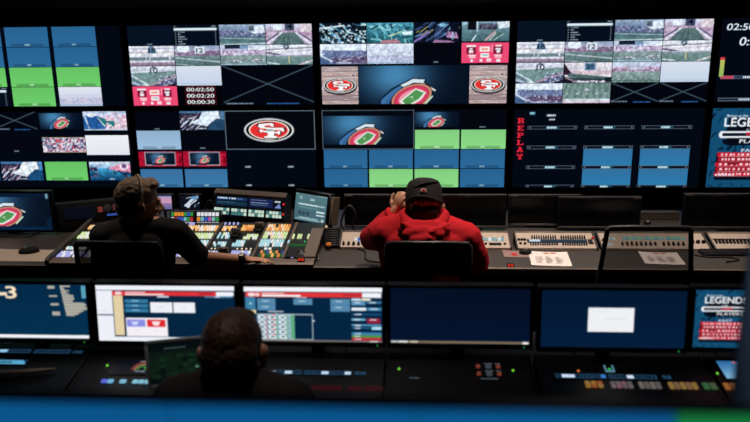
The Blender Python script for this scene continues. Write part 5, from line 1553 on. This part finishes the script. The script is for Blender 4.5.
# ------------------------------------------------------------------ people
def organic(name, prims, m, parent, voxel=.006, smooth=6, wrinkle=0, wscale=14, label=None, aniso=(1, 1, 1)):
    """one continuous surface grown round a set of tapered limbs and ellipsoids"""
    import bmesh
    bm = bmesh.new()
    for pr_ in prims:
        k = pr_[0]
        if k == 's':
            _, c, r = pr_[:3]
            Rm = pr_[3] if len(pr_) > 3 else Matrix.Identity(3)
            r = r if isinstance(r, (tuple, list)) else (r, r, r)
            M_ = Matrix.Translation(c) @ Rm.to_4x4() @ Matrix.Diagonal((*r, 1))
            bmesh.ops.create_icosphere(bm, subdivisions=3, radius=1, matrix=M_)
        else:
            _, p0, r0, p1, r1 = pr_
            p0, p1 = Vector(p0), Vector(p1)
            d = p1-p0
            q_ = Vector((0, 0, 1)).rotation_difference(d.normalized()).to_matrix().to_4x4()
            bmesh.ops.create_cone(bm, cap_ends=True, segments=20, radius1=r0, radius2=r1, depth=d.length, matrix=Matrix.Translation((p0+p1)/2) @ q_)
            bmesh.ops.create_icosphere(bm, subdivisions=2, radius=r0, matrix=Matrix.Translation(p0))
            bmesh.ops.create_icosphere(bm, subdivisions=2, radius=r1, matrix=Matrix.Translation(p1))
    me = bpy.data.meshes.new(name)
    bm.to_mesh(me)
    bm.free()
    o = bpy.data.objects.new('grow', me)
    COL.objects.link(o)
    md = o.modifiers.new('r', 'REMESH')
    md.mode = 'VOXEL'
    md.voxel_size = voxel
    ms = o.modifiers.new('s', 'SMOOTH')
    ms.factor = .5
    ms.iterations = smooth
    dg = bpy.context.evaluated_depsgraph_get()
    ev = o.evaluated_get(dg)
    out = bpy.data.meshes.new_from_object(ev)
    bpy.data.objects.remove(o, do_unlink=True)
    bpy.data.meshes.remove(me)
    out.name = name
    if wrinkle:
        nv = len(out.vertices)
        co = np.empty(nv*3); out.vertices.foreach_get('co', co); co = co.reshape(-1, 3)
        no = np.empty(nv*3); out.vertices.foreach_get('normal', no); no = no.reshape(-1, 3)
        A = np.array(aniso)*wscale
        d = np.array([noise.noise(Vector(c*A)) + .5*noise.noise(Vector(c*A*2.3)) for c in co])
        co = co+no*(d*wrinkle)[:, None]
        out.vertices.foreach_set('co', co.ravel())
    out.materials.clear()
    out.materials.append(m)
    out.polygons.foreach_set('use_smooth', [True]*len(out.polygons))
    out.update()
    ob = bpy.data.objects.new(name, out)
    COL.objects.link(ob)
    ob.parent = parent
    if label: ob['label'] = label
    return ob

def skin(name, rgb):
    m = mat(name, rgb, .5, grain=.12, scale=90)
    b = m.node_tree.nodes['Principled BSDF']
    b.inputs['Subsurface Weight'].default_value = .12
    b.inputs['Subsurface Radius'].default_value = (.012, .005, .003)
    return m
SKIN = skin('skin_warm', (214, 158, 128))
M_HAIRG = mat('hair_greying', (140, 116, 94), .6, grain=.85, scale=160, bump=.5)
M_HAIRB = mat('hair_dark_brown', (66, 46, 35), .55, grain=.8, scale=160, bump=.5)
M_BEARD = mat('beard_grey', (128, 120, 116), .8, grain=.4, scale=200, bump=.5)
M_TEE = mat('black_cotton', (26, 23, 25), .9, grain=.15, scale=120)
M_HOOD = mat('red_fleece', (196, 34, 44), .92, grain=.10, scale=200, bump=.15, spec=.15)
M_JEANS = mat('dark_trousers', (24, 26, 34), .9, grain=.15)
M_SHOE = mat('shoe_black', (18, 18, 19), .6)
M_CAP = mat('cap_black', (30, 26, 26), .85, grain=.15, scale=150)
M_JACK = mat('charcoal_jacket', (34, 29, 31), .9, grain=.15, scale=120)
M_EYE = mat('eye_white', (220, 214, 208), .25)
M_IRIS = mat('eye_iris', (50, 34, 26), .25)

def frame(origin, yaw, pitch=0, roll=0):
    """head or body frame: yaw turns left, pitch nods forward (degrees)"""
    return Matrix.Translation(origin) @ Matrix.Rotation(R(yaw), 4, 'Z') @ Matrix.Rotation(R(-pitch), 4, 'X') @ Matrix.Rotation(R(roll), 4, 'Y')

def head_prims(F, k=1.0):
    r3 = F.to_3x3()
    def S(c, r, rot=None):
        return ('s', F @ Vector([v*k for v in c]), tuple(v*k for v in r), r3 @ (rot or Matrix.Identity(3)))
    def K(a, ra, b, rb):
        return ('c', F @ Vector([v*k for v in a]), ra*k, F @ Vector([v*k for v in b]), rb*k)
    P = [S((0, -.012, .030), (.077, .097, .086)), S((0, .030, -.03), (.064, .066, .082)), S((0, .042, -.085), (.046, .046, .03)), S((0, .076, -.098), (.021, .018, .017)),
         K((0, .094, .004), .009, (0, .115, -.03), .013), S((-.012, .104, -.034), (.009, .010, .008)), S((.012, .104, -.034), (.009, .010, .008)),
         S((-.028, .083, .022), (.024, .014, .010)), S((.028, .083, .022), (.024, .014, .010)),
         S((-.04, .068, -.025), (.022, .02, .02)), S((.04, .068, -.025), (.022, .02, .02)),
         S((0, .094, -.058), (.021, .012, .006)), S((0, .092, -.067), (.018, .012, .007))]
    for sx in (-1, 1):
        rot = Matrix.Rotation(R(-22*sx), 3, 'Z') @ Matrix.Rotation(R(12), 3, 'X')
        P += [S((sx*.083, -.010, -.008), (.011, .022, .035), rot), S((sx*.091, -.018, .004), (.008, .013, .022), rot), S((sx*.079, .0, -.036), (.007, .009, .010))]
    return P

def eyes(F, parent, k=1.0):
    for sx in (-1, 1):
        c = F @ Vector((sx*.031*k, .083*k, .004*k))
        e = obj('eye', MB(Matrix.Translation(c) @ F.to_3x3().to_4x4()).lathe([(0, -.012), (.008, -.009), (.012, 0), (.008, .009), (0, .012)], 14), M_EYE, parent)
        obj('iris', MB(Matrix.Translation(c) @ F.to_3x3().to_4x4() @ Matrix.Rotation(R(-90), 4, 'X')).lathe([(0, .0105), (.0055, .0105), (.004, .0127), (0, .013)], 14), M_IRIS, e)

def hand_prims(wrist, fwd, up, side, curl=.25, spread=.16, k=1.0, curls=None):
    """palm, four fingers of different lengths with two bends, a thumb leaving the side of the palm; side points to the thumb"""
    f, u, s_ = Vector(fwd).normalized(), Vector(up), Vector(side)
    u = (u-f*u.dot(f)).normalized()
    sgn = 1 if f.cross(u).dot(s_) > 0 else -1
    s_ = f.cross(u)*sgn
    w_ = Vector(wrist)
    Rm = Matrix((s_, f, u)).transposed()
    P = [('c', w_-f*.01*k, .024*k, w_+f*.02*k, .026*k), ('s', w_+f*.052*k, (.041*k, .05*k, .0145*k), Rm), ('s', w_+f*.035*k+s_*.022*k-u*.004*k, (.02*k, .03*k, .014*k), Rm)]
    for i, (off, L, r) in enumerate(((.029, .072, .0088), (.010, .080, .0092), (-.010, .074, .0088), (-.028, .058, .0078))):
        a = spread*(1-i*.66)
        d = (f*math.cos(a)+s_*math.sin(a)).normalized()
        cu = (curls[i] if curls else curl)
        p = w_+f*.088*k+s_*off*k - f*(.006*k if i in (0, 3) else 0) - f*(.008*k if i == 3 else 0)
        rr = r*k
        ang = cu*.5
        for seg, fr in enumerate((.45, .31, .24)):
            dd = d*math.cos(ang)-u*math.sin(ang)
            q_ = p+dd*L*fr*k
            P.append(('c', p, rr, q_, rr*.9))
            p = q_; rr *= .9; ang += cu*(1.15 if seg == 0 else .8)
    t0 = w_+f*.022*k+s_*.03*k-u*.004*k
    t1 = t0+(f*.62+s_*.72-u*.18).normalized()*.036*k
    t2 = t1+(f*.86+s_*.34-u*.25).normalized()*.030*k
    t3 = t2+(f*.95+s_*.05-u*.3).normalized()*.022*k
    P += [('c', t0, .014*k, t1, .011*k), ('c', t1, .011*k, t2, .0098*k), ('c', t2, .0098*k, t3, .0082*k)]
    return P

def limb(*pts):
    return [('c', pts[i][0], pts[i][1], pts[i+1][0], pts[i+1][1]) for i in range(len(pts)-1)]

def lower_body(pel, spread=.0, floor=0, seat=.5):
    """hips, thighs, calves for someone sitting; returns skin and trouser primitives plus ankle points"""
    px, py, pz = pel
    out, ank = [], []
    for sx in (-1, 1):
        hip = (px+sx*.09, py, pz+.03)
        knee = (px+sx*(.13+spread), py+.42, seat+.07)
        an = (px+sx*(.13+spread), py+.40, floor+.10)
        out.append((hip, knee, an))
        ank.append(an)
    return out, ank

def shoes(ank, parent):
    for a in ank:
        f = obj('shoe', MB().box(a[0]-.047, a[0]+.047, a[1]-.075, a[1]+.2, a[2]-.0795, a[2]-.02, .022).lathe([(.0, -.03), (.055, -.03), (.05, .02), (.0, .02)], 16, (a[0], a[1]-.02, a[2])), M_SHOE, parent)
        obj('sole', MB().box(a[0]-.05, a[0]+.05, a[1]-.08, a[1]+.205, a[2]-.0995, a[2]-.08, .006), M_RUBBER, f)

def sitting(t, pel, chest, neck, headF, shL, elL, wrL, shR, elR, wrR, handL, handR, seat=.5, k=1.0, hk=1.0):
    """continuous skin surface of a seated person"""
    legs, ank = lower_body(pel, seat=seat)
    P = head_prims(headF, hk)
    nk = headF @ Vector((0, -.02*hk, -.075*hk))
    P += [('c', nk, .054*hk, neck, .058*hk)]
    P += [('s', chest, (.15*k, .095, .16)), ('s', pel, (.15*k, .11, .1)), ('c', pel, .11, chest, .12)]
    for sh, el, wr in ((shL, elL, wrL), (shR, elR, wrR)):
        P += [('c', neck, .05, sh, .05)] + limb((sh, .05), (el, .036), (wr, .025))
    P += handL+handR
    for h, kn, an in legs:
        P += limb((h, .075), (kn, .05), (an, .035))
    body = organic('body', P, SKIN, t, .0062, 5)
    eyes(headF, t, hk)
    tr = []
    for h, kn, an in legs:
        tr += limb((h, .092), (kn, .066), ((an[0], an[1], an[2]+.0), .052))
    tr += [('s', pel, (.172*k, .13, .115))]
    organic('trousers', tr, M_JEANS, t, .011, 4, .004, 16)
    shoes(ank, t)
    return body

# ---- person in black at the switcher (head turned right, right hand on the keys) ----------
t = thing('person', 'bearded greying person in a black shirt leaning an arm on the switcher keys', 'person', (0, 0, 0))
pel, chest, neck = Vector((-1.36, 3.40, .585)), Vector((-1.365, 3.43, .92)), Vector((-1.345, 3.435, 1.10))
HF = frame((-1.352, 3.455, 1.190), -56, 8, 3)
shL, elL, wrL = Vector((-1.53, 3.42, 1.03)), Vector((-1.57, 3.47, .86)), Vector((-1.50, 3.66, .905))
shR, elR, wrR = Vector((-1.185, 3.445, 1.045)), Vector((-1.085, 3.50, .895)), Vector((-.885, 3.578, .862))
hR = hand_prims(wrR, (1, .22, -.08), (0.1, .1, 1), (0, 1, 0), .22, .15, .92)
hL = hand_prims(wrL, (.35, 1, -.1), (0, .1, 1), (1, 0, 0), .3, .12, .92)
sitting(t, pel, chest, neck, HF, shL, elL, wrL, shR, elR, wrR, hL, hR, hk=1.02)
sh = [('s', chest, (.178, .118, .17)), ('s', (pel+chest)/2, (.165, .125, .2)), ('s', pel+Vector((0, 0, .04)), (.17, .135, .1)), ('s', chest+Vector((0, -.015, .07)), (.19, .10, .085)), ('s', neck+Vector((0, 0, -.03)), (.075, .07, .045)),
      ('c', neck+Vector((-.03, 0, -.03)), .062, shL, .068), ('c', neck+Vector((.03, 0, -.03)), .062, shR, .068)]
sh += limb((shL, .069), (shL.lerp(elL, .88), .056)) + limb((shR, .07), (shR.lerp(elR, .93), .057))
organic('shirt', sh, M_TEE, t, .008, 5, .005, 11)
co = [('s', HF @ Vector((0, -.075, -.125)), (.062, .04, .03), HF.to_3x3())]
hair = [('s', HF @ Vector((0, -.018, .042)), (.085, .098, .086), HF.to_3x3()), ('s', HF @ Vector((0, -.062, -.015)), (.07, .05, .06), HF.to_3x3()), ('s', HF @ Vector((0, .052, .096)), (.062, .036, .028), HF.to_3x3()), ('s', HF @ Vector((.0, -.085, .035)), (.06, .034, .05), HF.to_3x3())]
organic('hair', hair, M_HAIRG, t, .0055, 2, .004, 60)
beard = [('s', HF @ Vector((0, .058, -.098)), (.05, .042, .03), HF.to_3x3()), ('s', HF @ Vector((.052, .03, -.072)), (.017, .032, .03), HF.to_3x3()), ('s', HF @ Vector((-.052, .03, -.072)), (.017, .032, .03), HF.to_3x3()), ('s', HF @ Vector((0, .1, -.048)), (.024, .012, .006), HF.to_3x3())]
organic('beard', beard, M_BEARD, t, .005, 2, .003, 60)
arc = [HF @ Vector((math.sin(a)*.098, -.012, .03+math.cos(a)*.105)) for a in np.linspace(-1.75, 1.75, 19)]
hb = obj('headset_band', MB().tube(arc, .0048, 8), M_PAPERB, t)
for sx in (-1, 1):
    c = HF @ Vector((sx*.094, -.008, -.004))
    ax = (HF.to_3x3() @ Vector((sx, 0, 0)))
    obj('ear_pad', MB().cyl(c+ax*.001, c+ax*.008, .013, .010, 16), M_RUBBER, hb)
ad = (elR-wrR).normalized()
wc = wrR+ad*.008
wt = obj('wristwatch', MB().cyl(wc-ad*.012, wc+ad*.012, .0315, n=20), M_BLACK, t)
obj('watch_face', MB(Matrix.Translation(wc+Vector((0, -.012, .026))) @ Matrix.Rotation(R(25), 4, 'X')).lathe([(0, 0), (.017, 0), (.017, .006), (.014, .009), (0, .0092)], 20), M_CHROME, wt)

# ---- person in the red hoodie ---------------------------------------------------------------
t = thing('person', 'person in a red hoodie and black cap, left hand raised to the face', 'person', (0, 0, 0))
pel, chest, neck = Vector((.043, 3.45, .585)), Vector((.03, 3.50, .91)), Vector((.026, 3.52, 1.095))
HF = frame((.024, 3.56, 1.140), 4, 24, 2)
shL, elL, wrL = Vector((-.16, 3.51, 1.02)), Vector((-.235, 3.66, .955)), Vector((-.118, 3.60, 1.105))
shR, elR, wrR = Vector((.215, 3.50, 1.005)), Vector((.29, 3.58, .865)), Vector((.16, 3.80, .87))
hL = hand_prims(wrL, (.30, .03, .95), (-.6, -.7, .1), (.4, .7, .1), .9, .1, .86)
hR = hand_prims(wrR, (-.5, .9, -.12), (0, 0, 1), (-1, -.3, 0), .3, .12, .95)
sitting(t, pel, chest, neck, HF, shL, elL, wrL, shR, elR, wrR, hL, hR, k=1.15, hk=1.06)
hd = [('s', chest, (.225, .135, .19)), ('s', (pel+chest)/2, (.21, .15, .2)), ('s', pel+Vector((0, 0, .05)), (.205, .155, .10)), ('s', chest+Vector((0, -.03, .07)), (.225, .11, .10)),
      ('c', neck+Vector((-.02, 0, -.04)), .085, shL, .085), ('c', neck+Vector((.02, 0, -.04)), .085, shR, .085)]
hd += limb((shL, .088), (elL, .066), (elL.lerp(wrL, .55), .05), (elL.lerp(wrL, .86), .043)) + limb((shR, .088), (elR, .068), (elR.lerp(wrR, .9), .044))
hd += [('s', elR+Vector((-.0, .0, -.02)), (.06, .07, .06))]
organic('hoodie', hd, M_HOOD, t, .0085, 4, .007, 9, aniso=(1, 1, 1.6))
# hood lying round the neck and down the back
hc = neck+Vector((0, -.02, 0))
hood = []
ring = [hc+Vector((.098*math.sin(a), -.03-.070*math.cos(a)+.03, .012-.030*math.cos(a))) for a in np.linspace(-2.1, 2.1, 13)]
for i in range(12): hood.append(('c', ring[i], .029, ring[i+1], .029))
tl = Matrix.Rotation(R(-30), 3, 'X')
hood += [('s', hc+Vector((0, -.080, -.026)), (.128, .044, .048), tl), ('s', hc+Vector((-.004, -.122, -.040)), (.104, .044, .044), tl), ('s', hc+Vector((-.008, -.150, -.060)), (.068, .040, .032), tl)]
hood += [('c', hc+Vector((-.10, -.085, .004)), .013, hc+Vector((.03, -.180, -.042)), .011), ('c', hc+Vector((.112, -.07, -.006)), .014, hc+Vector((.03, -.160, -.015)), .010), ('c', hc+Vector((-.07, -.12, -.05)), .010, hc+Vector((.0, -.190, -.072)), .010)]
organic('hood', hood, M_HOOD, t, .0065, 3, .005, 18)
for el, wr, a in ((elL, wrL, .88), (elR, wrR, .93)):
    d = (wr-el).normalized()
    c = el.lerp(wr, a)
    obj('cuff', MB().tube([c-d*.016, c-d*.014, c+d*.012, c+d*.016], [.040, .044, .044, .038], 18), M_HOOD, t)
hair = [('s', HF @ Vector((0, -.02, .035)), (.082, .096, .08), HF.to_3x3()), ('s', HF @ Vector((0, -.06, -.03)), (.068, .045, .055), HF.to_3x3())]
organic('hair', hair, M_HAIRB, t, .006, 2, .003, 60)
CF = HF @ Matrix.Translation((0, -.012, .030)) @ Matrix.Rotation(R(-12), 4, 'X')
prof_ = [(.95, -.035), (1.02, -.03), (1.03, .0), (1.02, .035), (.985, .062), (.90, .082), (.70, .095), (.4, .101), (.0, .103)]
V, Fc = [], []
n = 36
for j, (r_, z_) in enumerate(prof_):
    for i in range(n):
        a = 2*math.pi*i/n
        e_ = 1/((abs(math.cos(a))**2.6+abs(math.sin(a))**2.6)**(1/2.6))
        wv = 1+.012*math.sin(a*5+z_*60)*(1 if 0 < j < 6 else .3)
        V.append(CF @ Vector((.088*r_*math.cos(a)*e_*wv, .104*r_*math.sin(a)*e_*wv, z_)))
for j in range(len(prof_)-1):
    for i in range(n):
        Fc.append((j*n+i, j*n+(i+1) % n, (j+1)*n+(i+1) % n, (j+1)*n+i))
cp = obj('cap', MB().add(V, Fc), M_CAP, t)
bv, bf = [], []
for j in range(5):
    for i in range(15):
        a = R(200+ -0)+0
        an = math.pi*(i/14)
        rr = 1+.62*j/4*math.sin(an)
        for zz in (0,):
            bv.append(CF @ Vector((.088*math.cos(an)*(1+.06*j/4), .098*math.sin(an)*rr, -.03-.02*(j/4)**2-.01*abs(math.cos(an))*j/4)))
for j in range(4):
    for i in range(14):
        a = j*15+i
        bf.append((a, a+1, a+16, a+15))
nb = len(bv)
bv2 = [v-(CF.to_3x3() @ Vector((0, 0, .004))) for v in bv]
bf2 = [tuple(reversed([i+nb for i in f])) for f in bf]
rim = [(4*15+i, 4*15+i+1, nb+4*15+i+1, nb+4*15+i) for i in range(14)]
obj('brim', MB().add(bv+bv2, bf+bf2+rim), M_CAP, cp)
sp = []
for i in range(13):
    a = R(200)+R(140)*i/12
    sp.append(CF @ Vector((.0925*math.cos(a), .1085*math.sin(a), -.022+.006*math.sin(i*.5))))
obj('strap_band', MB().tube(sp, .0085, 8), M_CAP, cp)
for i0, i1 in ((2, 9),):
    fold = [CF @ Vector((.0925*math.cos(R(180+15*i))*1.0, .1095*math.sin(R(180+15*i)), .022+.046*(i-i0)/(i1-i0))) for i in range(i0, i1+1)]
    obj('fold', MB().tube(fold, [.002]+[.0055]*(len(fold)-2)+[.002], 8), M_CAP, cp)
BFm = CF @ Matrix.Translation((-.008, -.1085, .010)) @ Matrix.Rotation(R(90), 4, 'X')
bd = obj('emblem', MB(BFm).lathe([(0, 0), (.0135, 0), (.0135, .002), (.012, .003), (0, .0031)], 24, sx=1.15, sy=.8), mat('emblem_tan', (196, 160, 140), .7), cp)
obj('emblem_centre', MB(BFm).lathe([(0, .0032), (.010, .0032), (.009, .0038), (0, .0039)], 24, sx=1.15, sy=.75), mat('emblem_red', (150, 30, 34), .7), bd)
ec = HF @ Vector((.096, .012, -.012))
obj('earpiece', MB().tube([ec, ec+Vector((.008, .004, .002))], [.006, .005], 10), M_PAPER, t)

# ---- person in the front row ----------------------------------------------------------------
t = thing('person', 'person with short dark hair seen from behind at the front row desk', 'person', (0, 0, 0))
pel, chest, neck = Vector((-.56, 2.0, .55)), Vector((-.56, 2.02, .83)), Vector((-.568, 2.05, 1.0))
HF = frame((-.566, 2.095, 1.052), 2, 14, -2)
shL, elL, wrL = Vector((-.74, 2.03, .925)), Vector((-.82, 2.10, .75)), Vector((-.66, 2.17, .875))
shR, elR, wrR = Vector((-.385, 2.03, .93)), Vector((-.31, 2.10, .76)), Vector((-.46, 2.17, .875))
hL = hand_prims(wrL, (.5, .5, -.05), (0, 0, 1), (1, -.3, 0), .3, .12, .9)
hR = hand_prims(wrR, (-.5, .5, -.05), (0, 0, 1), (-1, -.3, 0), .3, .12, .9)
sitting(t, pel, chest, neck, HF, shL, elL, wrL, shR, elR, wrR, hL, hR, hk=1.12, seat=.46)
jk = [('s', chest, (.185, .12, .16)), ('s', (pel+chest)/2, (.17, .13, .17)), ('s', pel+Vector((0, 0, .04)), (.175, .135, .1)), ('s', chest+Vector((0, -.02, .06)), (.19, .1, .08)),
      ('c', neck+Vector((-.03, 0, -.035)), .066, shL, .072), ('c', neck+Vector((.03, 0, -.035)), .066, shR, .072)]
jk += limb((shL, .074), (elL, .056), (elL.lerp(wrL, .88), .042)) + limb((shR, .074), (elR, .056), (elR.lerp(wrR, .88), .042))
organic('jacket', jk, M_JACK, t, .008, 4, .005, 12)
cring = [neck+Vector((.072*math.sin(a), -.072*math.cos(a)+.006, .012+.012*math.cos(a))) for a in np.linspace(-2.3, 2.3, 15)]
col = []
for i in range(14): col.append(('c', cring[i], .018, cring[i+1], .018)); col.append(('c', cring[i]-Vector((0, .004, .022)), .018, cring[i+1]-Vector((0, .004, .022)), .018))
organic('collar', col, M_JACK, t, .005, 3, .001, 30)
r3 = HF.to_3x3()
hair = [('s', HF @ Vector((0, -.018, .044)), (.092, .117, .095), r3), ('s', HF @ Vector((0, -.066, .006)), (.087, .070, .082), r3), ('s', HF @ Vector((0, -.064, -.022)), (.074, .057, .054), r3), ('s', HF @ Vector((0, .055, .1)), (.062, .042, .034), r3)]
organic('hair', hair, M_HAIRB, t, .005, 2, .0032, 70)

q = thing('office_chair', 'low backed black chair under the person in the front row', 'chair', (-.56, 2.0, 0), group=None)
obj('seat', MB().box(-.23, .23, -.2, .22, .40, .455, .025), M_BLACK, q)
obj('backrest', MB().prism([(-.19, .52), (.19, .52), (.2, .6), (.18, .74), (-.18, .74), (-.2, .6)], -.26, -.215), M_BLACK, q)
obj('back_support', MB().tube([(0, -.05, .39), (0, -.23, .39), (0, -.275, .5), (0, -.272, .66)], .024, 10), M_BLACK, q)
obj('gas_column', MB().cyl((0, 0, .1), (0, 0, .4), .028), M_CHROME, q)
for k in range(5):
    an = 2*math.pi*k/5
    d = Vector((math.cos(an), math.sin(an), 0))
    l = obj('base_leg', MB().tube([Vector((0, 0, .11))+d*.02, Vector((0, 0, .085))+d*.28], [.026, .016], 8), M_BLACK, q)
    e = Vector((-d.y, d.x, 0)); c = d*.28+Vector((0, 0, .03))
    obj('caster', MB().cyl(c-e*.02, c+e*.02, .03, n=14).cyl(c+Vector((0, 0, .028)), c+Vector((0, 0, .06)), .009, n=8), M_RUBBER, l)
